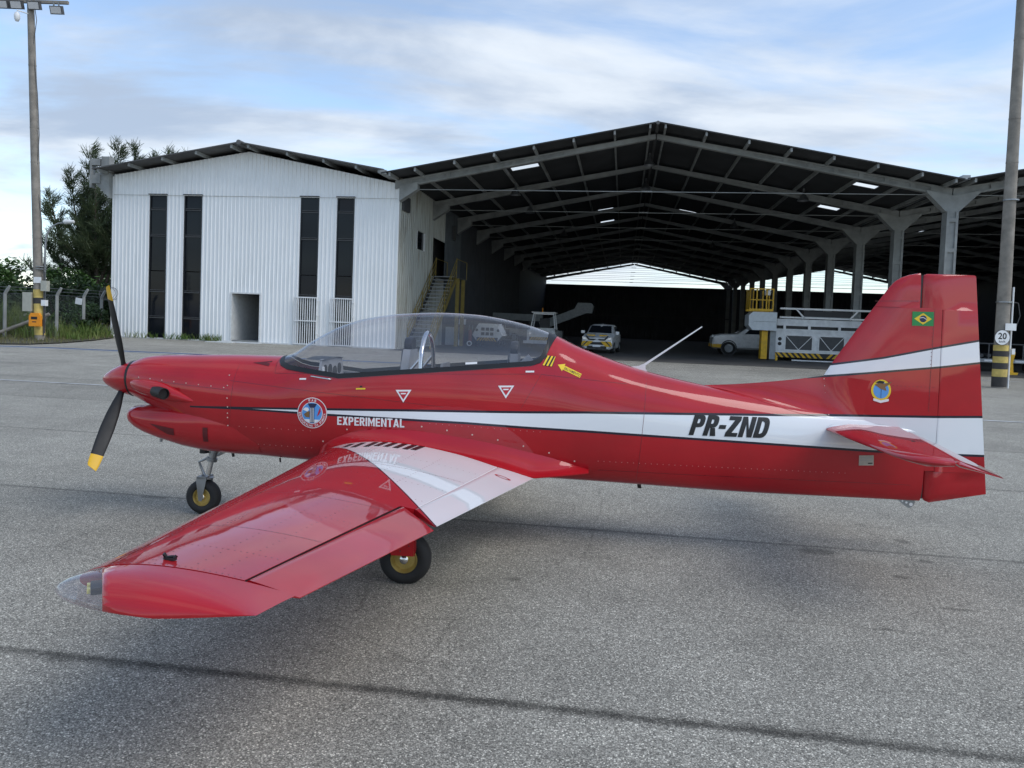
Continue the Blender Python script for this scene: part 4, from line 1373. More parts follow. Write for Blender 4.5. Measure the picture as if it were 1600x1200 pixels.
MB().box(1.3, 3.6, .05, .6, 2.27, 2.56).build("roller_deck", M["black"], LD)
MB().box(1.3, 3.6, .03, .06, 2.20, 2.27).build("deck_edge", M["grey_paint"], LD)
cb = MB().prism([(-1.42, 1.72), (-1.22, 1.50), (-.06, 1.50), (-.06, 2.42), (-1.22, 2.42), (-1.42, 2.25)], 1, -.35, 1.0).build("bridge_box", M["cabinet"], LD)
MB().box(-1.20, -.1, -.37, -.352, 1.93, 1.95).build("panel_seam", M["grey_paint"], cb)
bk = MB().box(-1.42, -.25, -.3, -.22, 2.46, 2.58).box(-1.42, -.25, .8, .88, 2.46, 2.58).build("yellow_basket", M["yellow"], LD)
for xx in (-1.42, -1.1, -.62, -.3):
    for yy in (-.3, .82):
        MB().box(xx, xx + .06, yy, yy + .06, 2.58, 3.55).build("post", M["yellow"], bk)
MB().box(-1.42, -.24, -.3, -.25, 3.55, 3.61).box(-1.42, -.24, -.3, -.26, 3.0, 3.05).build("rail", M["yellow"], bk)
MB().box(-1.42, -1.36, -.3, .85, 2.58, 3.5).build("side_panel", M["yellow"], bk)
MB().lathe([(0, -.16), (.14, -.1), (.17, .05), (.1, .17), (0, .2)], (-.52, -.1, 3.38), n=14).build("work_light", M["gate_white"], bk, 50)
MB().box(-.72, -.42, -.1, .5, .05, 1.5).build("mast_foot", M["yellow"], LD)
MB().box(-.30, -.02, -.1, .6, .05, 1.5).build("mast_guide", M["grey_paint"], LD)
MB().box(.0, .1, -.12, -.04, -.0, .18).build("jack_leg", M["yellow"], LD)
MB().beam((.7, -.6, .06), (4.4, -.5, .06), .06, .06).build("tow_rail", M["equip_white"], LD)
ty, rm = wheel_mesh(.36, .3)
for xx, yy in ((1.0, .5), (4.2, .5), (1.0, 2.1), (4.2, 2.1)):
    o = link_mesh("wheel", ty, LD, (xx, yy, .36), R(90))
    link_mesh("rim", rm, o)

# ground power unit with octagonal front
GP = hthing("power_cart", "white octagonal power cart with striped lower edge seen through the canopy", "power cart", -7.75, 10.0)
oc = [(-.88, .62), (-.62, .30), (.62, .30), (.88, .62), (.80, .78), (.52, 1.30), (-.52, 1.30), (-.80, .78)]
MB().prism(oc, 1, 0, 1.9).build("housing", M["vehicle_white"], GP)
for r_ in range(2):
    for c_ in range(3):
        MB().box(-.36 + c_ * .26, -.16 + c_ * .26, -.02, .0, .62 + r_ * .27, .80 + r_ * .27).build("grille_opening", M["black"], GP)
for s in (-1, 1):
    MB().lathe([(0, .02), (.07, .02), (.085, 0)], (s * .62, 0, .92), (0, -1, 0), 12).build("lamp", M["dark_grey"], GP)
chevrons(GP, -.62, .62, .30, .50, -.03, 8, .18)
MB().tube([(.45, .5, 1.3), (.45, .5, 1.75)], .02, 6).build("antenna", M["dark_grey"], GP)
ty, rm = wheel_mesh(.24, .15, n=14)
for xx in (-.6, .6):
    for yy in (.35, 1.5):
        o = link_mesh("wheel", ty, GP, (xx, yy, .24))
        link_mesh("rim", rm, o)

# tow tractor with open cab
TR = hthing("tow_tractor", "white tow tractor with framed cab seen behind the canopy", "tractor", -4.85, 12.0)
MB().prism([(-.85, .28), (.85, .28), (.85, 1.0), (.6, 1.12), (-.6, 1.12), (-.85, 1.0)], 1, 0, 3.0).build("body", M["equip_white"], TR)
MB().box(-1.05, 1.05, -.15, -.02, .22, .38).build("bumper", M["equip_white"], TR)
chevrons(TR, -.7, .7, .42, .62, -.03, 9, .16, mirror=False)
for s in (-1, 1):
    MB().lathe([(0, .03), (.08, .03), (.1, 0)], (s * .66, 0, .82), (0, -1, 0), 12).build("headlight", M["headlamp"], TR)
cbx = MB()
for s in (-1, 1):
    cbx.beam((s * .74, .9, 1.1), (s * .60, 1.15, 2.06), .07, .07, (0, 1, 0)).beam((s * .74, 2.2, 1.1), (s * .62, 2.1, 2.06), .07, .07, (0, 1, 0))
cbx.box(-.62, .62, 1.08, 1.16, 1.98, 2.05)
cbx.box(-.74, .74, .88, .95, 1.08, 1.16)
cbx.build("cab_frame", M["vehicle_white"], TR)
MB().box(-.74, .74, 1.0, 2.25, 2.07, 2.13).build("cab_roof", M["vehicle_white"], TR)
MB().tube([(-.1, 1.3, 2.13), (-.1, 1.3, 2.4)], .03, 8).build("beacon", M["orange"], TR)
MB().box(-.3, .3, 1.75, 2.0, 1.1, 1.75).build("seat", M["black"], TR)
ty, rm = wheel_mesh(.34, .24, n=16)
for xx in (-.78, .78):
    for yy in (.6, 2.4):
        o = link_mesh("wheel", ty, TR, (xx, yy, .34))
        link_mesh("rim", rm, o)

# belt loader far inside
BL = hthing("belt_loader", "grey conveyor belt loader with raised boom deep in the hangar", "belt loader", 0, 25.0)
MB().beam((-6.3, 0, 1.25), (-2.7, 0, 2.75), .8, .62, (0, 0, 1)).build("boom", M["grey_paint"], BL)
MB().prism([(-3.9, 2.35), (-3.5, 3.12), (-2.5, 3.12), (-2.3, 2.9), (-2.4, 2.35)], 1, -.45, .45).build("boom_head", M["grey_paint"], BL)
MB().beam((-10.0, 0, 1.9), (-6.2, 0, 1.85), .8, .5, (0, 0, 1)).build("tail_boom", M["grey_paint"], BL)
MB().box(-8.6, -4.6, -.7, .7, .4, .95).build("chassis", M["grey_paint"], BL)
for a in (-9.2, -7.2, -5.6):
    MB().box(a, a + .12, -.3, .3, .95, 1.8).build("strut", M["dark_grey"], BL)
ty, rm = wheel_mesh(.33, .22, n=14)
for xx in (-8.2, -5.1):
    for yy in (-.72, .72):
        o = link_mesh("wheel", ty, BL, (xx, yy, .33), R(90))
        link_mesh("rim", rm, o)

# small stores by the stairs
CB = hthing("steel_cabinet", "pale blue two-door cabinet beside the stair foot", "cabinet", -9.72, 9.3)
MB().box(-.34, .34, 0, .6, 0, 1.02).build("carcass", M["cabinet"], CB)
MB().box(-.32, .32, -.02, -.002, .50, 1.0).build("door", M["cabinet"], CB)
MB().box(-.32, .32, -.02, -.002, .03, .48).build("door", M["cabinet"], CB)
MB().tube([(.5, -.2, 0), (.5, -.2, .28), (.46, -.2, .34)], [.11, .11, .03], 12).build("bottle", M["gate_white"], CB, 50)
FE = hthing("fire_post", "red post with white notice board left of the power cart", "post", -9.05, 9.2)
MB().box(-.16, .1, 0, .1, 0, 1.25).build("post", M["rust_red"], FE)
MB().box(-.22, .2, -.03, 0, 1.2, 1.52).build("notice", M["gate_white"], FE)
for z in (.55, .85):
    MB().box(-.08, .02, -.03, .0, z, z + .12).build("dial", M["gate_white"], FE)
WX = hthing("wheeled_extinguisher", "small wheeled extinguisher beside the red post", "extinguisher", -8.55, 9.0)
MB().tube([(0, 0, .2), (0, 0, .85), (0, 0, .95)], [.11, .11, .04], 12).build("cylinder", M["rust_red"], WX, 50)
MB().lathe([(.09, -.03), (.15, -.03), (.15, .03), (.09, .03)], (0, -.15, .15), (0, 1, 0), 16).build("wheel", M["gate_white"], WX, 40)
MB().tube([(-.1, .1, .9), (-.1, .2, 1.2), (.1, .2, 1.2), (.1, .1, .9)], .015, 6).build("handle", M["steel"], WX)
RK = hthing("wire_trolley", "wire trolley between the power cart and the tow tractor", "trolley", -7.05, 14.0)
for z in (.3, .65, 1.0):
    MB().box(-.42, .42, 0, .8, z, z + .04).build("shelf", M["grey_paint"], RK)
for xx in (-.42, .38):
    for yy in (0, .76):
        MB().box(xx, xx + .04, yy, yy + .04, 0.0, 1.25).build("upright", M["grey_paint"], RK)

# baggage dollies in the right bay
for i, (u, v, l) in enumerate(((17.2, 4.2, "grey baggage dolly directly behind the sign pole"), (22.5, 5.0, "grey baggage dolly at the right picture edge"))):
    D_ = hthing("baggage_dolly", l, "dolly", u, v, group="dollies in the right bay")
    MB().box(-2.2, 2.2, 0, 1.6, .42, .58).build("deck", M["grey_paint"], D_)
    MB().box(-2.2, 2.2, .01, .08, 1.25, 1.3).build("rail", M["dark_grey"], D_)
    for xx in (-2.18, -.75, .7, 2.12):
        MB().box(xx, xx + .05, .01, .06, .58, 1.25).build("stake", M["dark_grey"], D_)
    for xx in (-2.0, -.9, .4, 1.5):
        MB().box(xx, xx + .5, -.012, -.002, .46, .54).build("reflector", M["gate_white"], D_)
    ty, rm = wheel_mesh(.2, .12, n=12)
    for xx in (-1.6, 1.6):
        for yy in (.15, 1.45):
            o = link_mesh("wheel", ty, D_, (xx, yy, .2), R(90))
            link_mesh("rim", rm, o)
    for k in range(6):
        MB().tube([(-1.9 + k * .32, .2, .72), (-1.9 + k * .32, 1.4, .72)], .09, 8).build("roller", M["dark_grey"], D_)
AF = hthing("tow_bar_stand", "yellow triangular stand right of the sign pole", "stand", 16.05, 1.6)
MB().prism([(-.34, 0), (.32, 0), (.36, .10), (-.36, .10)], 1, -.25, .25).build("base", M["yellow"], AF)
MB().prism([(-.22, .1), (.26, .1), (.22, .52), (.30, .95), (.17, 1.0), (.06, .55)], 1, -.06, .06).build("upright", M["yellow"], AF)
# ================================================================ the aircraft
PSI = R(-5)
AC = thing("trainer_aircraft", "glossy red low-wing propeller aeroplane with white side flash", "aeroplane", (-3.469, 6.45, 0), PSI)
# local axes: x aft from the spinner tip, -y towards the camera (port), z up

T_ = pchip(*zip((.31, 1.268), (.36, 1.29), (.45, 1.313), (.6, 1.328), (.8, 1.338), (1.0, 1.347), (1.25, 1.356), (1.45, 1.36), (1.60, 1.362), (1.66, 1.378), (1.727, 1.412), (1.80, 1.466), (1.887, 1.526), (2.1, 1.635), (2.313, 1.701), (2.632, 1.748), (2.948, 1.764), (3.158, 1.759), (3.42, 1.728), (3.629, 1.683), (3.827, 1.618), (3.994, 1.543), (4.253, 1.451), (4.509, 1.375), (4.814, 1.308), (5.065, 1.262), (5.5, 1.185), (5.8, 1.135), (6.2, 1.10), (6.69, 1.08)))
B_ = pchip(*zip((.31, .968), (.36, .945), (.45, .905), (.6, .845), (.8, .75), (1.0, .63), (1.25, .546), (1.6, .526), (1.8, .520), (2.5, .500), (4.115, .474), (5.55, .445), (6.69, .446)))
W_ = pchip(*zip((.31, .158), (.36, .175), (.45, .20), (.6, .228), (.8, .256), (1.0, .278), (1.25, .30), (1.6, .335), (2.1, .36), (2.6, .37), (3.2, .368), (3.8, .348), (4.25, .318), (4.8, .268), (5.3, .21), (5.8, .15), (6.3, .095), (6.69, .062)))
C_ = pchip(*zip((.31, 1.115), (.6, 1.08), (1.0, 1.03), (1.6, 1.0), (3.8, 1.0), (4.8, .93), (5.8, .82), (6.69, .78)))
NU = lambda a: 2.15
NL = pchip(*zip((.31, 2.0), (1.0, 2.5), (2.0, 2.9), (6.0, 2.9), (6.69, 2.5)))


def fus_b(a, c):
    """half width of the fuselage at station a, height c"""
    cm = C_(a)
    if c >= cm:
        H, n = T_(a) - cm, NU(a)
    else:
        H, n = cm - B_(a), NL(a)
    k = min(abs(c - cm) / max(H, 1e-4), 1.0)
    return W_(a) * max(1 - k**n, 0.0) ** (1 / n)


def fus_pt(a, th, s=1, out=0.0):
    """th in radians from -90 (keel) to 90 (crown); s = +1 port"""
    cm = C_(a)
    sn, cs_ = math.sin(th), max(math.cos(th), 0.0)
    if sn >= 0:
        H, n = T_(a) - cm, NU(a)
    else:
        H, n = cm - B_(a), NL(a)
    b = (W_(a) + out) * cs_ ** (2 / n)
    c = cm + math.copysign(abs(sn) ** (2 / n) * (H + out), sn)
    return (a, -s * b, c)


SILL = [(1.60, 1.363), (1.615, 1.325), (1.65, 1.292), (1.72, 1.268), (1.907, 1.248), (2.165, 1.221), (2.72, 1.280), (3.22, 1.332), (3.66, 1.380), (3.73, 1.405), (3.765, 1.45), (3.80, 1.535), (3.842, 1.615)]


def offset(pl, d):
    out = []
    for i, p in enumerate(pl):
        a, b = Vector(pl[max(i - 1, 0)]), Vector(pl[min(i + 1, len(pl) - 1)])
        t = (b - a).normalized()
        q = Vector(p) + Vector((-t.y, t.x)) * d
        out.append((q.x, q.y))
    return out


SILL_IN = offset(SILL[1:-1], .036)
SILL_IN = [(SILL_IN[0][0] - .004, T_(SILL_IN[0][0] - .004) + .01)] + SILL_IN + [(SILL_IN[-1][0] + .012, T_(SILL_IN[-1][0] + .012) + .01)]
sill = lin(SILL)
sill_in = lin(SILL_IN)


def th_at(a, c):
    H = T_(a) - C_(a)
    k = min(max((c - C_(a)) / H, 0.0), 1.0)
    return math.asin(min(k ** (NU(a) / 2), 1.0))


def th_sill(a):
    if a <= SILL[0][0] or a >= SILL[-1][0]:
        return math.pi / 2
    return th_at(a, sill(a))


def th_in(a):
    if a <= SILL_IN[0][0] or a >= SILL_IN[-1][0]:
        return math.pi / 2
    return th_at(a, sill_in(a))


avals = sorted(set([round(x, 4) for x in list(np.linspace(.31, .6, 10)) + list(np.linspace(.6, 1.58, 18)) + list(np.linspace(1.58, 1.78, 24)) + list(np.linspace(1.78, 3.62, 40)) + list(np.linspace(3.62, 3.86, 30)) + list(np.linspace(3.86, 6.69, 50)) + [p[0] for p in SILL] + [p[0] for p in SILL_IN]]))
rows = []
n1 = 34
for a in avals:
    ts = th_sill(a)
    port = [fus_pt(a, -math.pi / 2 + (ts + math.pi / 2) * j / n1, 1) for j in range(n1 + 1)]
    star = [fus_pt(a, -math.pi / 2 + (ts + math.pi / 2) * j / n1, -1) for j in range(n1, 0, -1)]
    rows.append(star + port)
mb = MB().grid(rows)
mb.add(rows[-1], [tuple(range(len(rows[-1])))])
mb.add(rows[0], [tuple(range(len(rows[0])))])
fus = mb.build("fuselage", M["body_paint"], AC, 45)

# canopy: black frame band and the clear bubble
aF = [a for a in avals if SILL[0][0] <= a <= SILL[-1][0]]
mb = MB()
for s in (1, -1):
    rr = []
    for a in aF:
        t0, t1 = th_sill(a), th_in(a)
        rr.append([fus_pt(a, t0 + (t1 - t0) * j / 3, s, .005) for j in range(4)])
    mb.grid(rr)
mb.build("canopy_frame", M["decal_black"], AC, 50)
aG = [a for a in avals if SILL_IN[0][0] <= a <= SILL_IN[-1][0]]
rr = []
for a in aG:
    t1 = th_in(a)
    rr.append([fus_pt(a, t1 + (math.pi / 2 - t1) * j / 18, 1, .003) for j in range(19)] + [fus_pt(a, t1 + (math.pi / 2 - t1) * j / 18, -1, .003) for j in range(17, -1, -1)])
canopy = MB().grid(rr).build("canopy", M["canopy_glass"], AC, 60)

# cockpit
MB().box(1.75, 3.7, -.30, .30, .86, .88).build("cockpit_floor", M["cockpit_grey"], AC)
for s in (1, -1):
    rr = [[(a, -s * (fus_b(a, c) - .014), c) for c in np.linspace(.87, sill(a) - .012, 6)] for a in np.linspace(1.78, 3.68, 20)]
    MB().grid(rr).build("cockpit_lining", M["red_paint"] if s < 0 else M["cockpit_grey"], AC, 60)
MB().prism([(-.29, .88), (.29, .88), (.30, 1.22), (.25, 1.36), (-.25, 1.36), (-.30, 1.22)], 0, 1.98, 2.0).build("instrument_panel", M["panel_grey"], AC)
ip = [o for o in AC.children if o.name.startswith("instrument_panel")][0]
for y_, z_, r_ in ((-.19, 1.27, .045), (-.19, 1.16, .045), (-.07, 1.27, .045), (-.07, 1.16, .045), (.05, 1.24, .055), (.17, 1.27, .045), (.17, 1.16, .045), (-.13, 1.06, .035), (-.03, 1.06, .035)):
    MB().lathe([(0, .004), (r_, .004), (r_, 0)], (2.002, y_, z_), (1, 0, 0), 18).build("gauge", M["black"], ip)
MB().box(2.002, 2.012, -.27, -.23, 1.0, 1.3).build("switch_strip", M["gate_white"], ip)
rr = [[(a, y, (1.37 if a < 2 else 1.37) - .25 * y * y - (.06 if a < 1.8 else 0)) for y in np.linspace(-.26, .26, 9)] for a in (1.86, 1.92, 1.98, 2.02)]
MB().grid(rr).build("glareshield", M["black"], AC, 60)


def seat(a, hb, mat):
    t = MB()
    t.prism([(-.20, .88), (.20, .88), (.20, hb - .12), (.13, hb), (-.13, hb), (-.20, hb - .12)], 0, a, a + .06)
    t.box(a - .42, a, -.2, .2, .92, 1.0)
    return t.build("seat", M[mat], AC, 40)


seat(2.62, 1.46, "panel_grey")
seat(3.48, 1.46, "cockpit_grey")
# rear seat side bolster seen as a grey fin
MB().prism([(3.50, 1.30), (3.66, 1.30), (3.66, 1.42), (3.62, 1.46), (3.56, 1.40)], 1, -.12, -.08).build("headrest", M["panel_grey"], AC)
for a_, hb in ((2.605, 1.50), (3.465, 1.50)):
    hr = MB().lathe([(.0, -.03), (.09, -.03), (.10, 0), (.09, .03), (0, .03)], (a_ + .04, 0, hb), (1, 0, 0), 18)
    hr.v = [(x, y, hb + (z - hb) * .62) for x, y, z in hr.v]
    hr.build("headrest", M["black"], AC, 40)
    for s in (-1, 1):
        MB().beam((a_ - .004, s * .07, hb - .05), (a_ - .02, s * .12, 1.02), .045, .006, (1, 0, 0)).build("harness", M["cockpit_grey"], AC)
MB().prism([(-.22, .95), (.22, .95), (.22, 1.28), (.15, 1.36), (-.15, 1.36), (-.22, 1.28)], 0, 2.93, 2.95).build("rear_panel", M["cockpit_grey"], AC)
rp_ = [o for o in AC.children if o.name.startswith("rear_panel")][0]
for y_, z_ in ((-.12, 1.24), (0, 1.26), (.12, 1.24), (-.06, 1.14), (.07, 1.14)):
    MB().lathe([(0, .004), (.042, .004), (.042, 0)], (2.952, y_, z_), (1, 0, 0), 16).build("gauge", M["black"], rp_)
for a_ in (2.30, 3.18):
    MB().tube([(a_, 0, .88), (a_ + .02, 0, 1.1), (a_ + .05, 0, 1.17)], .013, 8).build("control_stick", M["black"], AC, 60)
for s in (-1, 1):
    MB().tube([(a, -s * (fus_b(a, sill(a)) - .022), sill(a) - .012) for a in np.linspace(1.95, 3.66, 24)], .014, 8).build("canopy_rail", M["cockpit_grey"], AC, 60)
MB().box(2.15, 2.30, .22, .27, 1.08, 1.17).build("throttle_box", M["black"], AC)
arch = [(2.79, -.27 * math.cos(t), 1.19 + .22 * min(1, 2.2 * math.sin(t)) + .19 * math.sin(t) ** 2) for t in np.linspace(0, math.pi, 19)]
MB().tube(arch, .019, 10).build("roll_bar", M["chrome"], AC, 60)
for s in (-1, 1):
    MB().tube([(2.80, s * .24, 1.42), (2.62, s * .27, 1.19)], .012, 8).build("roll_bar_brace", M["chrome"], AC, 60)

# spinner
sp = [(.001, 0), (.03, .022), (.06, .06), (.095, .125), (.122, .19), (.138, .24), (.146, .278), (.146, .292), (.0, .292)]
axs = Vector((.29, 0, .017)).normalized()
MB().lathe(sp, (0, 0, 1.098), axs, 48).build("spinner", M["red_paint"], AC, 40)
MB().lathe([(0, .288), (.152, .288), (.152, .318), (0, .318)], (0, 0, 1.098), axs, 40).build("spinner_gap", M["black"], AC)

# three propeller blades, nearly feathered
HUB = Vector((.215, 0, 1.111))


def blade(ang):
    """ang measured from straight up towards the camera"""
    rd = Vector((0, -math.sin(ang), math.cos(ang)))
    tg = Vector((0, -math.cos(ang), -math.sin(ang)))
    ax = Vector((1, 0, 0))
    stn = [(.10, .050, 68), (.16, .062, 66), (.24, .088, 63), (.34, .112, 61), (.46, .124, 59), (.58, .120, 57), (.70, .108, 55), (.705, .108, 55), (.78, .098, 54), (.815, .080, 54)]
    rings = []
    for r, ch, be in stn:
        be = R(be)
        ch *= .88
        cd = ax * math.sin(be) + tg * math.cos(be)
        nr = rd.cross(cd).normalized()
        th = .024 if r < .12 else .014 * (1 - .6 * (r - .1) / .72)
        ring = []
        sk = .02 if r > .8 else 0
        for k in range(16):
            t = 2 * math.pi * k / 16
            ring.append(HUB + rd * (r + sk * math.cos(t) * .8) + cd * (ch / 2 * math.cos(t)) + nr * (th * math.sin(t)))
        rings.append(ring)
    root = MB().grid(rings[:7], close=True)
    root.add(rings[0], [tuple(range(16))])
    o = root.build("propeller_blade", M["prop_black"], AC, 50)
    tip = MB().grid(rings[6:], close=True)
    tip.add(rings[-1], [tuple(range(16))])
    tip.build("blade_tip", M["prop_yellow"], o, 50)


for an in (20, 147, 263):
    blade(R(an))

# chin cowl below the spinner
ch_ = [(.296, .845, .785, .10), (.30, .868, .765, .125), (.325, .89, .735, .155), (.38, .90, .70, .18), (.464, .91, .664, .205), (.6, .93, .622, .23), (.8, .96, .573, .253), (1.0, 1.0, .543, .272), (1.3, 1.0, .531, .288), (1.5, .95, .535, .28)]
rr = []
for a, t, b, w in ch_:
    cm, h = (t + b) / 2, (t - b) / 2
    rr.append([(a, w * math.copysign(abs(math.cos(x)) ** .8, math.cos(x)), cm + h * math.copysign(abs(math.sin(x)) ** .8, math.sin(x))) for x in np.linspace(0, 2 * math.pi, 48, endpoint=False)])
mb = MB().grid(rr, close=True)
mb.add(rr[0], [tuple(range(48))])
chin = mb.build("chin_cowl", M["body_paint"], AC, 60)
MB().lathe([(0, .0), (1, 0)], (0, 0, 0)).v
op = [(.2945, .075 * math.cos(x), .815 + .022 * math.sin(x)) for x in np.linspace(0, 2 * math.pi, 24, endpoint=False)]
MB().add(op, [tuple(range(24))]).build("air_intake", M["black"], chin)


def chin_b(a, c):
    t, b, w = (float(np.interp(a, [q[0] for q in ch_], [q[k] for q in ch_])) for k in (1, 2, 3))
    k = min(abs(c - (t + b) / 2) / ((t - b) / 2), 1.0)
    return w * max(1 - k ** 2.5, 0.0) ** .4


def hull_b(a, c):
    return max(fus_b(a, c) if c > B_(a) else 0.0, chin_b(a, c))


for nm, pl_ in (("cooling_slot", [(1.035, .655), (1.078, .655), (1.078, .772), (1.035, .772)]), ("scoop", [(.56, .775), (.78, .745), (.78, .69), (.72, .695)])):
    n_ = 6
    rr = []
    for i in range(n_ + 1):
        f = i / n_
        p0_ = Vector(pl_[0]).lerp(Vector(pl_[3]), f)
        p1_ = Vector(pl_[1]).lerp(Vector(pl_[2]), f)
        rr.append([(p0_.lerp(p1_, g).x, -hull_b(*p0_.lerp(p1_, g)) - .003, p0_.lerp(p1_, g).y) for g in (0, .25, .5, .75, 1)])
    MB().grid(rr).build(nm, M["recess_shade"], chin, 60)  # flat patches, the shade of the recess is in the colour

# exhaust fairing and stub
for s in (1, -1):
    rr = []
    for a, cc, bc, rb, rc in ((.355, 1.088, .165, .012, .02), (.40, 1.082, .18, .035, .045), (.48, 1.07, .20, .055, .062), (.58, 1.058, .222, .068, .070), (.66, 1.048, .24, .072, .070), (.72, 1.036, .245, .060, .064), (.82, 1.01, .25, .040, .045), (.92, .985, .255, .022, .022), (.99, .97, .258, .008, .006)):
        rr.append([(a, -s * (bc + rb * math.cos(x)), cc + rc * math.sin(x)) for x in np.linspace(0, 2 * math.pi, 24, endpoint=False)])
    MB().grid(rr, close=True).build("exhaust_fairing", M["red_paint"], AC, 60)
    p0, p1 = Vector((.63, -s * .27, 1.045)), Vector((.745, -s * .345, 1.035))
    d = (p1 - p0).normalized()
    L_ = (p1 - p0).length
    MB().lathe([(.046, 0), (.046, L_), (.040, L_), (.038, L_ * .86), (0, L_ * .84)], p0, d, 24).build("exhaust_stub", M["prop_black"], AC, 40)

# ---- wings
ALE = lambda b: 2.065 + .0738 * (b - .45)
CLE = lambda b: .60 + .045 * (b - .45)
ATE = lambda b: 3.727 - .2 * (b - .45)
CTE = lambda b: .55 + .06 * (b - .45)


def naca(x, t, m_=.022, p_=.4):
    yt = 5 * t * (.2969 * math.sqrt(max(x, 0)) - .126 * x - .3516 * x**2 + .2843 * x**3 - .1036 * x**4)
    yc = m_ / p_**2 * (2 * p_ * x - x * x) if x < p_ else m_ / (1 - p_)**2 * (1 - 2 * p_ + 2 * p_ * x - x * x)
    return yc, yt


TH = lambda b: float(np.interp(b, [.4, 1.2, 3.5], [.172, .155, .135]))


def wing_pt(b, x, side, s=1):
    le, te = ALE(b), ATE(b)
    ch = te - le
    yc, yt = naca(x, TH(b))
    c = CLE(b) + (CTE(b) - CLE(b)) * x + ch * (yc + side * yt)
    return Vector((le + ch * x, -s * b, c))


def XH(b):
    return .838 if b < 2.2 else float(np.interp(b, [2.2, 3.62], [.778, .757]))


def cosx(n, x0, x1):
    return [x0 + (x1 - x0) * (1 - math.cos(math.pi / 2 * i / n)) for i in range(n + 1)]


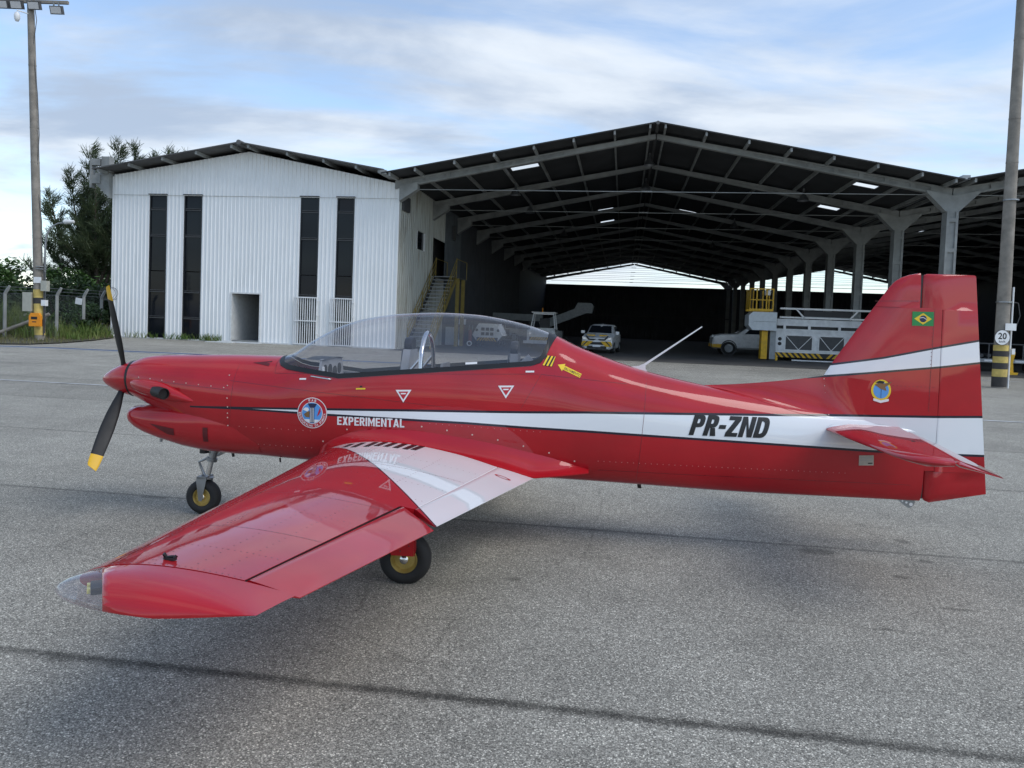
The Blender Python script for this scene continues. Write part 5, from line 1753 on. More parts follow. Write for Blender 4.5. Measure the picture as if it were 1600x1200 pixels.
def wing_half(s):
    bs = sorted(set([.22, .3, .4, .5] + list(np.round(np.linspace(.6, 3.615, 42), 4)) + [2.195, 2.205]))
    rr = []
    for b in bs:
        xs = cosx(26, 0, XH(b))
        rr.append([wing_pt(b, x, -1, s) for x in reversed(xs[1:])] + [wing_pt(b, x, 1, s) for x in xs])
    mb = MB().grid(rr)
    for r in rr[:1] + rr[-1:]:
        mb.add(r, [tuple(range(len(r)))])
    mb.grid([[r[0] for r in rr], [r[-1] for r in rr]])
    w = mb.build("wing", M["wing_paint"], AC, 45)
    sp_ = [[r[0] + Vector((.0015, 0, .001)), r[-1] + Vector((.0015, 0, -.001))] for r in rr if abs(r[0].y) > 2.2]
    MB().grid(sp_).build("gap_shade", M["black"], w)  # black strip painting the shade inside the aileron gap
    # movable surfaces
    for nm, b0, b1, defl, gap in (("flap", .50, 2.19, 0.0, .004), ("aileron", 2.21, 3.605, R(4.0), .013)):
        rr = []
        for tq in np.linspace(0, 1, 16):
            def bat(f):
                return b0 + (b1 + .20 * f - b0) * tq if nm == "flap" else (b0 + .20 * f) + (b1 - b0 - .20 * f) * tq
            x0 = XH(min(bat(0), 2.19) if nm == "flap" else max(bat(0), 2.21)) + gap
            xs = [x0 + (1 - x0) * i / 8 for i in range(9)]
            up, lo = [wing_pt(bat(i / 8), x, 1, s) for i, x in enumerate(xs)], [wing_pt(bat(i / 8), x, -1, s) for i, x in enumerate(xs)]
            up[-1] += Vector((0, 0, .0015))
            lo[-1] -= Vector((0, 0, .0015))
            hz = (up[0] + lo[0]) / 2
            th_ = (up[0] - lo[0]).length / 2
            nose = [hz + Vector((-th_ * .55 * math.sin(t), 0, -th_ * math.cos(t))) for t in np.linspace(.5, math.pi - .5, 5)]
            ring = list(reversed(lo)) + nose + up
            cs_, sn = math.cos(defl), math.sin(defl)
            ring = [Vector((hz.x + (p.x - hz.x) * cs_ + (p.z - hz.z) * sn, p.y, hz.z - (p.x - hz.x) * sn + (p.z - hz.z) * cs_)) for p in ring]
            rr.append(ring)
        mb = MB().grid(rr, close=True)
        for r in (rr[0], rr[-1]):
            mb.add(r, [tuple(range(len(r)))])
        mb.build(nm, M["wing_paint"], w, 40)
    # tip
    tb = [3.62, 3.66, 3.70, 3.73, 3.76, 3.785, 3.805, 3.82, 3.832, 3.84, 3.845]
    tle = lin([(3.62, ALE(3.62)), (3.66, 2.277), (3.70, 2.272), (3.73, 2.288), (3.76, 2.33), (3.785, 2.38), (3.805, 2.44), (3.82, 2.50), (3.832, 2.57), (3.84, 2.63), (3.845, 2.69)])
    tte = lin([(3.62, 3.088), (3.7, 3.07), (3.845, 3.045)])
    tth = lin([(3.62, .104), (3.70, .098), (3.76, .082), (3.80, .062), (3.83, .036), (3.845, .012)])
    tdz = lin([(3.62, 0), (3.74, -.008), (3.81, -.02), (3.845, -.032)])
    rr = []
    for b in tb:
        le, te = tle(b), tte(b)
        chd = te - le
        k = tth(b) / (TH(3.5) * (ATE(3.5) - ALE(3.5)))
        ring = []
        xs = cosx(22, 0, .998)
        for sd, xx in ((-1, list(reversed(xs[1:]))), (1, xs)):
            for x in xx:
                yc, yt = naca(x, TH(3.5))
                ring.append((le + chd * x, -s * b, CLE(b) + (CTE(b) - CLE(b)) * x + (ATE(3.5) - ALE(3.5)) * (yc * k + sd * yt * k) + tdz(b) * (1 - x)))
        rr.append(ring)
    mb = MB().grid(rr, close=True)
    for r in (rr[0], rr[-1]):
        mb.add(r, [tuple(range(len(r)))])
    me = mb.mesh("wing_tip", M["wing_paint"], 45)
    # cut the clear nose of the tip off along a slanting line
    p0, p1 = Vector((2.345, -s * 3.56, 0)), Vector((2.545, -s * 3.86, 0))
    nn = Vector((0, 0, 1)).cross(p1 - p0).normalized()
    if nn.x < 0:
        nn = -nn
    parts = []
    for keep_aft in (True, False):
        bm = bmesh.new()
        bm.from_mesh(me)
        res = bmesh.ops.bisect_plane(bm, geom=list(bm.verts) + list(bm.edges) + list(bm.faces), plane_co=p0, plane_no=nn, clear_inner=keep_aft, clear_outer=not keep_aft)
        if keep_aft:
            ed = [e for e in res["geom_cut"] if isinstance(e, bmesh.types.BMEdge)]
            f = bmesh.ops.contextual_create(bm, geom=ed)["faces"]
            for x in f:
                x.material_index = 1
        m2 = bpy.data.meshes.new("wing_tip" if keep_aft else "light_lens")
        bm.to_mesh(m2)
        bm.free()
        m2.materials.clear()
        if keep_aft:
            m2.materials.append(M["wing_paint"])
            m2.materials.append(M["panel_grey"])
        else:
            m2.materials.append(M["lens_glass"])
        parts.append(m2)
    tip = link_mesh("wing_tip", parts[0], w)
    link_mesh("light_lens", parts[1], w)
    mid = p0.lerp(p1, .5)
    base = Vector((mid.x, mid.y, CLE(3.68) + .012)) - nn * .035
    tt = (p1 - p0).normalized()
    for k, off in enumerate((-.026, .022)):
        c = base + tt * off
        bb = MB()
        bb.beam(c, c - nn * .010, .020, .016)
        bb.build("nav_light", M["led_yellow"], w)
    bb = MB()
    bb.beam(base + nn * .034, base + nn * .001, .085, .022)
    bb.build("light_base", M["black"], w)
    return w


WP = wing_half(1)
WS = wing_half(-1)


def wing_z(a, b):
    le, te = ALE(b), ATE(b)
    return wing_pt(b, min(max((a - le) / (te - le), 0), 1), 1).z


# rivet rows on the near wing's upper skin
mb = MB()


def rivet(p, n, r=.0042, h=.0010):
    n = n.normalized()
    s_ = n.orthogonal().normalized()
    t = n.cross(s_)
    ring = [p + (s_ * math.cos(k * math.pi / 3) + t * math.sin(k * math.pi / 3)) * r for k in range(6)]
    mb.add(ring + [p + n * h], [(k, (k + 1) % 6, 6) for k in range(6)])


def wing_n(b, x):
    e = .004
    d1 = wing_pt(b, min(x + e, 1), 1) - wing_pt(b, max(x - e, 0), 1)
    d2 = wing_pt(b + e, x, 1) - wing_pt(b - e, x, 1)
    n = d1.cross(d2)
    return n if n.z > 0 else -n


for x in (.10, .145, .30, .315, .50, .62):
    for b in np.arange(.75, 3.6, .038 if x < .35 else .05):
        rivet(wing_pt(b, x, 1), wing_n(b, x))
for b in (.95, 1.3, 1.65, 2.0, 2.35, 2.7, 3.05, 3.35, 3.60):
    for x in np.arange(.03, XH(b) - .02, .028):
        rivet(wing_pt(b, x, 1), wing_n(b, x))
tag(mb.build("rivet_rows", M["rivet_red"], WP, weld=False), kind="stuff")
# skin laps
for x, b0, b1 in ((.122, .62, 3.6),):
    mb2 = MB()
    rr = [[wing_pt(b, x + e, 1) + Vector((0, 0, .0008)) for e in (-.0012, .0012)] for b in np.linspace(b0, b1, 40)]
    mb2.grid(rr)
    mb2.build("skin_seam", M["rivet_red"], WP)
for b_ in (1.30, 2.35, 3.05):
    mb2 = MB()
    mb2.grid([[wing_pt(b_ + e, x, 1) + Vector((0, 0, .0008)) for e in (-.0014, .0014)] for x in np.linspace(.03, XH(b_) - .005, 30)])
    mb2.build("skin_seam", M["rivet_red"], WP)
# black dashes of the walkway along the root fairing
DLO = [(2.328, .687), (2.408, .73), (2.497, .709), (2.561, .664), (2.632, .661), (2.706, .669), (2.777, .666), (2.833, .64)]
DHI = [(2.345, .537), (2.426, .514), (2.517, .487), (2.586, .468), (2.658, .46), (2.732, .445), (2.805, .435), (2.862, .435)]
for (al, bl_), (ah, bh) in zip(DLO, DHI):
    rr = [[Vector((al + (ah - al) * k / 5 - .02 + da, -(bl_ + (bh - bl_) * k / 5), wing_z(al + (ah - al) * k / 5 - .02 + da, bl_ + (bh - bl_) * k / 5) + .002)) for da in (0, .014, .028, .042)] for k in range(6)]
    MB().grid(rr).build("walkway_dash", M["decal_black"], WP)
rr = []
for k in range(25):
    t = 2 * math.pi * k / 24
    rr.append([Vector((3.52 + r_ * .055 * math.cos(t) + .02 * math.sin(t) * r_, -(.80 + r_ * .035 * math.sin(t)), wing_z(3.52 + r_ * .055 * math.cos(t) + .02 * math.sin(t) * r_, .80 + r_ * .035 * math.sin(t)) + .002)) for r_ in (1.0, .72)])
MB().grid(rr).build("oval_mark", M["decal_red"], WP)
# small clamp left lying near the tip
cl = Vector((2.595, -3.55, wing_z(2.595, 3.55)))
mb2 = MB()
for q0_, q1_, w_, h_ in (((-.022, .006, .005), (.022, -.006, .005), .018, .008), ((-.019, .006, .008), (-.024, 0, .022), .012, .007), ((.019, -.006, .008), (.024, 0, .018), .012, .007)):
    mb2.beam(cl + Vector(q0_), cl + Vector(q1_), w_, h_, (0, 0, 1) if w_ > .015 else (1, 0, 0))
mb2.tube([cl + Vector((-.012, 0, .010)), cl + Vector((.012, .003, .013))], .005, 6)
tie = mb2.build("cleat", M["black"], WP)

# ---- root fairings
FU = pchip(*zip((2.02, .66), (2.06, .70), (2.14, .752), (2.34, .824), (2.54, .849), (2.745, .854), (3.045, .83), (3.344, .79), (3.64, .733), (3.84, .688), (4.05, .625), (4.14, .60)))


def fillet(s):
    rr = []
    for a in sorted(set(list(np.linspace(2.02, 2.2, 12)) + list(np.linspace(2.2, 4.13, 50)))):
        cu_ = FU(a)
        bu = fus_b(a, cu_) - .004
        bl = float(np.interp(a, [2.02, 2.06, 2.12, 2.2, 2.6, 2.86, 3.16, 3.43, 3.70, 3.95, 4.13], [.34, .40, .45, .475, .46, .435, .46, .52, .50, .42, .33]))
        if a <= ATE(bl):
            cl_ = wing_z(max(a, ALE(bl)), bl) + .0015
            if a < ALE(bl) + .02:
                cl_ = min(cl_, CLE(bl) + .0)
        else:
            cl_ = CTE(bl) + (a - ATE(bl)) * .10 + .004
        cl_ = min(cl_, cu_)
        row = []
        p0, p1, p2 = Vector((bl, cl_)), Vector((bu + .045, cl_ + .012)), Vector((bu, cu_))
        for j in range(13):
            t = j / 12
            q = p0 * (1 - t)**2 + p1 * 2 * t * (1 - t) + p2 * t * t
            row.append((a, -s * q.x, q.y))
        # underside back to the hull
        row.insert(0, (a, -s * (bl - .002), cl_ - .006))
        row.insert(0, (a, -s * max(fus_b(a, cl_ - .02), .05), cl_ - .018 if a > ATE(bl) else cl_ - .01))
        rr.append(row)
    return MB().grid(rr).build("wing_root_fairing", M["red_paint"], AC, 50)


fillet(1)
fillet(-1)

# ---- fin with its dorsal fillet, rudder
FLE = lin([(.69, 6.30), (1.0, 6.0), (1.30, 5.90), (1.385, 5.925), (1.45, 5.962), (1.524, 6.007), (1.831, 6.207), (2.094, 6.383), (2.135, 6.418), (2.165, 6.462), (2.188, 6.52), (2.2, 6.575), (2.204, 6.597)])
FTH = lin([(.69, .055), (1.1, .062), (1.4, .052), (2.1, .032), (2.19, .020), (2.204, .008)])


def fin_ring(c):
    le = FLE(c)
    te = 6.602 if c > 1.937 else 6.768
    th = FTH(c)
    pts = []
    for sd in (1, -1):
        fr = [0, .01, .03, .07, .14, .25, .4, .6, .8, 1.0]
        for x in (fr if sd > 0 else list(reversed(fr))[:-1]):
            h = th * min(1.0, (x / .35)) ** .55 * (1 - .12 * max(0, x - .5))
            pts.append((le + (te - le) * x, -sd * h, c))
    return pts


cs2 = [.69, .9, 1.1, 1.3, 1.385, 1.45, 1.524, 1.62, 1.72, 1.831, 1.93, 1.936, 1.938, 2.0, 2.06, 2.094, 2.12, 2.135, 2.15, 2.165, 2.18, 2.188, 2.195, 2.2, 2.204]
rr = [fin_ring(c) for c in cs2]
mb = MB().grid(rr, close=True)
mb.add(rr[-1], [tuple(range(len(rr[-1])))])
mb.build("fin", M["body_paint"], AC, 40)

RLE = lin([(.437, 6.765), (.45, 6.73), (.48, 6.706), (.55, 6.70), (.684, 6.697), (.686, 6.7715), (1.928, 6.7715), (1.93, 6.617), (2.16, 6.617), (2.19, 6.63), (2.2, 6.65)])
RTE = lin([(.437, 6.768), (.526, 7.184), (2.193, 7.012), (2.2, 7.0)])
rr = []
for c in (.437, .443, .45, .465, .48, .50, .526, .6, .684, .686, .9, 1.2, 1.5, 1.8, 1.928, 1.93, 2.0, 2.1, 2.16, 2.18, 2.19, 2.197, 2.2):
    le, te = RLE(c), RTE(c)
    th = float(np.interp(c, [.437, .46, .52, 1.1, 2.15, 2.19, 2.2], [.006, .03, .042, .050, .030, .022, .008]))
    flush = .686 <= c <= 1.928
    if flush:
        th = FTH(c) * .93
    pts = []
    fr = [0, .015, .05, .11, .2, .4, .7, 1.0]
    for sd in (1, -1):
        for x in (fr if sd > 0 else list(reversed(fr))[:-1]):
            h = th * (1.0 if flush else min(1.0, x / .2) ** .5) * (1 - x if flush else 1 - max(0, x - .2) / .8) + (.0025 if x > 0 else 0)
            pts.append((le + (te - le) * x, -sd * h, c))
    rr.append(pts)
mb = MB().grid(rr, close=True)
for r in (rr[0], rr[-1]):
    mb.add(r, [tuple(range(len(r)))])
rud = mb.build("rudder", M["body_paint"], AC, 40)
MB().box(6.597, 6.622, -.012, .012, 1.93, 2.19).build("hinge_gap", M["black"], rud)
MB().box(6.69, 6.703, -.03, .03, .47, .69).build("hinge_gap", M["black"], rud)

DR = pchip(*zip((5.02, 1.272), (5.2, 1.285), (5.5, 1.318), (5.75, 1.354), (5.92, 1.384), (5.97, 1.39), (6.3, 1.36), (6.76, 1.32)))
DL = pchip(*zip((5.02, 1.268), (5.2, 1.238), (5.4, 1.186), (5.6, 1.128), (5.78, 1.084), (5.95, 1.066), (6.3, 1.06), (6.76, 1.06)))
for s in (1, -1):
    rr = []
    for a in np.linspace(5.02, 6.74, 44):
        cr, cl_ = DR(a), DL(a)
        bl = max(fus_b(a, min(cl_, T_(a) - .002)), .02) + .002
        br = .006 if a < 5.93 else FTH(cr) * min(1.0, (a - 5.93) / (.35 * .8)) ** .55 + .003
        br = min(br, bl)
        p0, p2 = Vector((bl, cl_)), Vector((br, cr))
        p1 = Vector((br + (bl - br) * .22, cl_ + (cr - cl_) * .12))
        rr.append([(a, -s * (p0 * (1 - t)**2 + p1 * 2 * t * (1 - t) + p2 * t * t).x, (p0 * (1 - t)**2 + p1 * 2 * t * (1 - t) + p2 * t * t).y) for t in np.linspace(0, 1, 12)])
    MB().grid(rr).build("dorsal_fillet", M["body_paint"], AC, 60)

# ---- tailplane with drooped elevators
SZ = .982


def stab(s):
    SLE = lin([(.06, 5.928), (1.25, 5.965), (1.38, 5.985), (1.46, 6.02), (1.51, 6.07), (1.53, 6.14)])
    SHG = lambda b: 6.50 - .185 * b
    rr = []
    for b in (.04, .2, .5, .8, 1.1, 1.25, 1.32, 1.38, 1.42, 1.46, 1.49, 1.51, 1.525, 1.53):
        le, te = SLE(b), SHG(b)
        k = 1.0 if b < 1.42 else math.sqrt(max(0, 1 - ((b - 1.42) / .112) ** 2))
        th = (.044 - .010 * b) * k + .002
        pts = []
        fr = [0, .01, .04, .09, .18, .32, .5, .75, 1.0]
        for sd in (1, -1):
            for x in (fr if sd > 0 else list(reversed(fr))[:-1]):
                h = th * min(1.0, x / .32) ** .5 * (1 - .35 * max(0, x - .5))
                pts.append((le + (te - le) * x, -s * b, SZ + sd * h))
        rr.append(pts)
    mb = MB().grid(rr, close=True)
    mb.add(rr[-1], [tuple(range(len(rr[-1])))])
    st = mb.build("tailplane", M["red_paint"], AC, 40)
    dr = R(15)
    rr = []
    for b in (.20, .5, .9, 1.3, 1.42, 1.47, 1.50, 1.52):
        le = SHG(b) + .012
        chd = float(np.interp(b, [.1, 1.42, 1.52], [.26, .285, .27]))
        k = 1.0 if b < 1.42 else math.sqrt(max(0.03, 1 - ((b - 1.42) / .104) ** 2))
        th = (.030 - .006 * b) * k
        pts = []
        fr = [0, .03, .10, .2, .5, 1.0]
        for sd in (1, -1):
            for x in (fr if sd > 0 else list(reversed(fr))[:-1]):
                h = th * min(1.0, x / .12) ** .5 * (1 - .92 * max(0, x - .1) / .9)
                X, Z = chd * x, sd * h
                pts.append((le + X * math.cos(dr) + Z * math.sin(dr), -s * b, SZ - X * math.sin(dr) + Z * math.cos(dr)))
        rr.append(pts)
    mb = MB().grid(rr, close=True)
    for r in (rr[0], rr[-1]):
        mb.add(r, [tuple(range(len(r)))])
    mb.build("elevator", M["red_paint"], st, 40)
    # pale root fairing
    rr = []
    for a, w, h in ((5.93, .0, .0), (5.94, .008, .012), (5.96, .014, .026), (6.0, .022, .038), (6.2, .03, .046), (6.4, .026, .040), (6.55, .012, .02), (6.66, .0, .0)):
        bb0 = fus_b(a, SZ)
        rr.append([(a, -s * (bb0 + w * math.cos(x)), SZ + .004 + h * math.sin(x)) for x in np.linspace(-math.pi / 2, math.pi / 2, 12)])
    MB().grid(rr).build("tail_fairing", M["white_gloss"], AC, 60)
    return st


SP = stab(1)
stab(-1)
MB().box(6.22, 6.28, -.86, -.80, SZ + .028, SZ + .034).build("cleat", M["black"], SP)

# ---- undercarriage
def wheel(parent, c, r, w, flat=0.0):
    """tyre with a slight flat where it meets the ground; axle along y"""
    n = 40
    prof = [(r * .50, -w * .36), (r * .56, -w * .46), (r * .72, -w * .5), (r * .88, -w * .44), (r * .965, -w * .28), (r, 0), (r * .965, w * .28), (r * .88, w * .44), (r * .72, w * .5), (r * .56, w * .46), (r * .50, w * .36)]
    t = MB().lathe(prof, (0, 0, 0), (0, 1, 0), n)
    t.v = [(x, y * (1 + .12 * max(0, (-z / r - .6))), max(z, -r + flat)) for x, y, z in t.v]
    o = t.build("tyre", M["rubber"], parent, 50)
    o.location = c
    rim = MB().lathe([(r * .52, -w * .40), (r * .50, -w * .42), (r * .46, -w * .34), (r * .40, -w * .18), (r * .20, -w * .20), (r * .18, -w * .34), (r * .08, -w * .42), (0, -w * .42)], (0, 0, 0), (0, 1, 0), n)
    rim.lathe([(r * .52, w * .40), (r * .50, w * .42), (r * .46, w * .34), (r * .40, w * .18), (r * .20, w * .20), (0, w * .24)], (0, 0, 0), (0, 1, 0), n)
    ro = rim.build("rim", M["gold_rim"], parent, 35)
    ro.location = c
    MB().lathe([(r * .17, -w * .425), (r * .15, -w * .46), (r * .06, -w * .50), (0, -w * .50)], (0, 0, 0), (0, 1, 0), 16).build("hub_cap", M["chrome"], parent, 40).location = c
    return o


NG = bpy.data.objects.new("nose_gear", None)
COL.objects.link(NG)
NG.parent = AC
NR = .146
NC = Vector((.918, 0, NR))
wheel(NG, NC, NR, .105, .004)
top = Vector((1.015, 0, .60))
fk = Vector((.945, 0, .305))
MB().tube([top, top.lerp(fk, .45)], .034, 16).build("oleo_cylinder", M["steel"], NG, 50)
MB().tube([top.lerp(fk, .45), fk], .022, 14).build("oleo_piston", M["chrome"], NG, 50)
for f in (.18, .42, .46, .95):
    c0 = top.lerp(fk, f)
    c1 = top.lerp(fk, f + .05)
    MB().tube([c0, c1], .045 if f < .9 else .05, 14).build("collar", M["steel"], NG, 50)
for s in (-1, 1):
    MB().prism([(.905, NR - .028), (.932, NR - .028), (.968, .30), (.955, .318), (.885, .318), (.880, .29)], 1, s * .062 - .004, s * .062 + .004).build("fork_plate", M["steel"], NG)
MB().box(.885, .966, -.066, .066, .306, .324).build("fork_crown", M["steel"], NG)
MB().tube([top.lerp(fk, .42) + Vector((-.03, 0, 0)), Vector((.87, 0, .435)), Vector((.915, 0, .335))], .012, 8).build("torque_link", M["steel"], NG, 50)
MB().tube([(.93, -.03, .58), (.93, -.03, .52)], .038, 12).build("shimmy_damper", M["black"], NG, 40)
MB().tube([(1.12, 0, .55), (1.03, 0, .50)], .012, 8).build("drag_link", M["steel"], NG, 40)
MB().tube([(1.16, 0, .54), (1.17, 0, .495)], .012, 8).build("steering_pin", M["black"], NG, 40)

for s in (1, -1):
    MG = bpy.data.objects.new("main_gear", None)
    COL.objects.link(MG)
    MG.parent = AC
    MR = .170
    mc = Vector((2.955, -s * 1.315, MR))
    wheel(MG, mc - Vector((0, 0, .012)), MR, .13, .014)
    if s < 0:
        pass
    MB().tube([(2.93, -s * 1.40, .66), (2.945, -s * 1.40, .30)], .030, 14).build("leg", M["steel"], MG, 50)
    MB().beam((2.95, -s * 1.40, .34), (2.955, -s * 1.40, .235), .03, .07, (1, 0, 0)).build("axle_arm", M["steel"], MG)
    MB().prism([(2.865, .62), (3.035, .62), (3.03, .205), (2.885, .205)], 1, -s * 1.432 - .004, -s * 1.432 + .004).build("gear_door", M["red_paint"], MG)
    MB().prism([(-s * 1.426, .62), (-s * 1.426, .205), (-s * 1.385, .24), (-s * 1.385, .62)], 0, 3.031, 3.037).build("door_flange", M["red_paint"], MG)
    for a_, c_ in ((2.90, .27), (3.0, .27), (2.90, .40), (3.0, .40), (2.945, .235)):
        MB().lathe([(.006, 0), (.004, .003), (0, .003)], (a_, -s * 1.436, c_), (0, -s, 0), 8).build("bolt", M["rivet_red"], MG)

# ---- small fittings
MB().prism([(4.43, 1.392), (4.50, 1.370), (4.575, 1.35), (4.550, 1.385), (4.552, 1.409), (4.981, 1.729), (4.976, 1.735), (4.538, 1.420), (4.50, 1.402)], 1, -.004, .004).build("antenna", M["gate_white"], AC)
mb2 = MB()
mb2.prism([(6.52, .452), (6.66, .452), (6.665, .43), (6.645, .395), (6.62, .385), (6.59, .40), (6.54, .44)], 1, -.004, .004)
tr_ = mb2.build("tie_down_plate", M["steel"], AC)
for a_, c_, r_ in ((6.635, .415, .014), (6.60, .428, .009), (6.57, .438, .007)):
    MB().lathe([(0, .0052), (r_, .0052)], (a_, 0, c_), (0, -1, 0), 12).build("hole", M["decal_white"], tr_)
MB().tube([(4.54, -.02, .468), (4.545, -.02, .435), (4.56, -.02, .43)], [.018, .016, .006], 10).build("drain", M["black"], AC, 50)
MB().tube([(.56, -.05, .63), (.56, -.05, .598)], .012, 8).build("drain", M["steel"], AC)
MB().tube([(1.62, -.12, .53), (1.625, -.12, .495)], .008, 8).build("drain", M["black"], AC)


# ---- lettering and marks laid on the skin (a, c, layer)
def skin(a, c, lift, fin=False):
    if fin:
        le = FLE(c)
        if a <= 6.768:
            te = 6.602 if c > 1.937 else 6.768
            x = min(max((a - le) / (te - le), 0), 1)
            h = FTH(c) * min(1.0, x / .35) ** .55 * (1 - .12 * max(0, x - .5))
        else:
            h = .05
        return (a, -(h + lift), c)
    return (a, -(fus_b(a, c) + lift), c)


def decal(name, polys, mat, lift, parent=AC, fin=False, sub=0):
    mb = MB()
    for vs_, fs_ in polys:
        mb.add([skin(a, c, lift, fin) for a, c in vs_], fs_)
    o = mb.build(name, mat, parent)
    return o


def disc(a, c, r, n=36, ky=1.0):
    vs_ = [(a, c)]
    fs_ = []
    for k, f in enumerate((.5, 1.0)):
        vs_ += [(a + r * f * math.cos(2 * math.pi * i / n), c + r * f * ky * math.sin(2 * math.pi * i / n)) for i in range(n)]
    for i in range(n):
        fs_ += [(0, 1 + i, 1 + (i + 1) % n), (1 + i, 1 + n + i, 1 + n + (i + 1) % n, 1 + (i + 1) % n)]
    return vs_, fs_


def poly(*pts):
    return list(pts), [tuple(range(len(pts)))]


def lettering(body, a, c, size, wide, tall, mat, lift, ang=0.0, bold=0.0, shear=0.0, name="lettering", fin=False, parent=AC, space=1.0, spread=0.0):
    vs_, fs_ = text_mesh(body, 1.0, bold, shear, space)
    xs, ys_ = [v[0] for v in vs_], [v[1] for v in vs_]
    kx, ky = wide / (max(xs) - min(xs)), tall / (max(ys_) - min(ys_))
    cx, cy = (max(xs) + min(xs)) / 2, (max(ys_) + min(ys_)) / 2
    ca, sa_ = math.cos(ang), math.sin(ang)
    out = []
    for x, y in vs_:
        X, Y = (x - cx) * kx, (y - cy) * ky
        out.append((a + X * ca - Y * sa_, c + X * sa_ + Y * ca))
    o = decal(name, [(out, fs_)], mat, lift, parent, fin)
    if spread:
        me = o.data
        bm = bmesh.new()
        bm.from_mesh(me)
        for k in (-1, 1):
            g = bmesh.ops.duplicate(bm, geom=list(bm.verts)[:len(me.vertices)] + list(bm.edges)[:len(me.edges)] + list(bm.faces)[:len(me.polygons)])["geom"]
            for v in g:
                if isinstance(v, bmesh.types.BMVert):
                    v.co.x += k * spread * tall
                    v.co.y -= .00025 * (1.5 + .5 * k)
        bm.to_mesh(me)
        bm.free()
    return o


def arcstrip(cx, cy, rx, ry, a0, a1, th, n=10):
    """bowl of a letter: outer and inner curve"""
    out, inn = [], []
    for i in range(n + 1):
        t = a0 + (a1 - a0) * i / n
        e = .72
        fx = math.copysign(abs(math.cos(t)) ** e, math.cos(t))
        fy = math.copysign(abs(math.sin(t)) ** e, math.sin(t))
        out.append((cx + rx * fx, cy + ry * fy))
        inn.append((cx + (rx - th) * fx, cy + (ry - th * .92) * fy))
    return [[out[i], out[i + 1], inn[i + 1], inn[i]] for i in range(n)]


def glyph(c, t):
    """polygons and width of a heavy sans capital, one unit tall, stroke t"""
    hb = t * .82
    box = lambda x0, y0, x1, y1: [(x0, y0), (x1, y0), (x1, y1), (x0, y1)]
    if c == "E":
        return [box(0, 0, t, 1), box(t, 1 - hb, .56, 1), box(t, .5 - hb / 2, .52, .5 + hb / 2), box(t, 0, .56, hb)], .56
    if c == "L":
        return [box(0, 0, t, 1), box(t, 0, .54, hb)], .54
    if c == "I":
        return [box(0, 0, t, 1)], t
    if c == "T":
        return [box(0, 1 - hb, .62, 1), box(.31 - t / 2, 0, .31 + t / 2, 1 - hb)], .62
    if c == "-":
        return [box(0, .36, .34, .36 + hb)], .34
    if c == "X":
        return [[(0, 0), (t * 1.15, 0), (.66, 1), (.66 - t * 1.15, 1)], [(.66 - t * 1.15, 0), (.66, 0), (t * 1.15, 1), (0, 1)]], .66
    if c == "Z":
        return [box(0, 1 - hb, .6, 1), box(0, 0, .6, hb), [(0, hb), (t * 1.25, hb), (.6, 1 - hb), (.6 - t * 1.25, 1 - hb)]], .6
    if c == "N":
        return [box(0, 0, t, 1), box(.68 - t, 0, .68, 1), [(t, 1), (t, 1 - t * 1.5), (.68 - t, 0), (.68 - t, t * 1.5)]], .68
    if c == "M":
        return [box(0, 0, t, 1), box(.84 - t, 0, .84, 1), [(t, 1), (t, 1 - t * 1.9), (.42, .16), (.42, .16 + t * 1.6)], [(.84 - t, 1), (.42, .16 + t * 1.6), (.42, .16), (.84 - t, 1 - t * 1.9)]], .84
    if c == "A":
        return [[(0, 0), (t, 0), (.35 + t * .35, 1), (.35 - t * .5, 1)], [(.70, 0), (.70 - t, 0), (.35 - t * .35, 1), (.35 + t * .5, 1)], box(.2, .2, .5, .2 + hb * .9)], .70
    if c in "PR":
        ps_ = [box(0, 0, t, 1), box(t, 1 - hb, .34, 1), box(t, .40, .34, .40 + hb)] + arcstrip(.34, .70, .26, .30, math.pi / 2, -math.pi / 2, t)
        if c == "R":
            ps_.append([(.26, .40), (.26 + t, .40), (.64, 0), (.64 - t * 1.15, 0)])
        return ps_, .62
    if c == "D":
        return [box(0, 0, t, 1), box(t, 1 - hb, .32, 1), box(t, 0, .32, hb)] + arcstrip(.32, .5, .34, .5, math.pi / 2, -math.pi / 2, t, 14), .66
    return [], .3


def block_text(body, a, c, wide, tall, mat, lift, ang, t, gap, shear=0.0, name="lettering"):
    items, x = [], 0.0
    for chh in body:
        ps_, w = glyph(chh, t)
        items.append((x, ps_))
        x += w + gap
    tot = x - gap + shear
    kx = wide / tot
    ca, sa_ = math.cos(ang), math.sin(ang)
    mb = MB()
    for x0, ps_ in items:
        for k, pp in enumerate(ps_):
            A0, B0, C0, D0 = (Vector(p) for p in pp)
            rows_ = []
            for i in range(9):
                L_, R_ = A0.lerp(D0, i / 8), B0.lerp(C0, i / 8)
                row = []
                for j in range(3):
                    px_, py_ = L_.lerp(R_, j / 2)
                    X = (x0 + px_ + shear * py_) * kx - wide / 2
                    Y = (py_ - .5) * tall
                    row.append(skin(a + X * ca - Y * sa_, c + X * sa_ + Y * ca, lift + .00012 * (k % 3)))
                rows_.append(row)
            mb.grid(rows_)
    return mb.build(name, mat, AC, weld=False)


block_text("EXPERIMENTAL", 2.435, .897, .533, .066, M["decal_white"], .0025, R(.7), .205, .10)
block_text("PR-ZND", 5.192, .980, .635, .156, M["decal_black"], .003, R(-.4), .24, .06, .28, "registration")
_skip = lambda *a_, **k_: None
_skip("EXPERIMENTAL", 2.435, .897, .1, .533, .069, M["decal_white"], .0025, R(.7), bold=.004, name="lettering", space=1.10, spread=.035)
_skip("PR-ZND", 5.186, .982, .2, .60, .150, M["decal_black"], .003, R(-.4), bold=.012, shear=.22, name="registration", space=1.10, spread=.075)
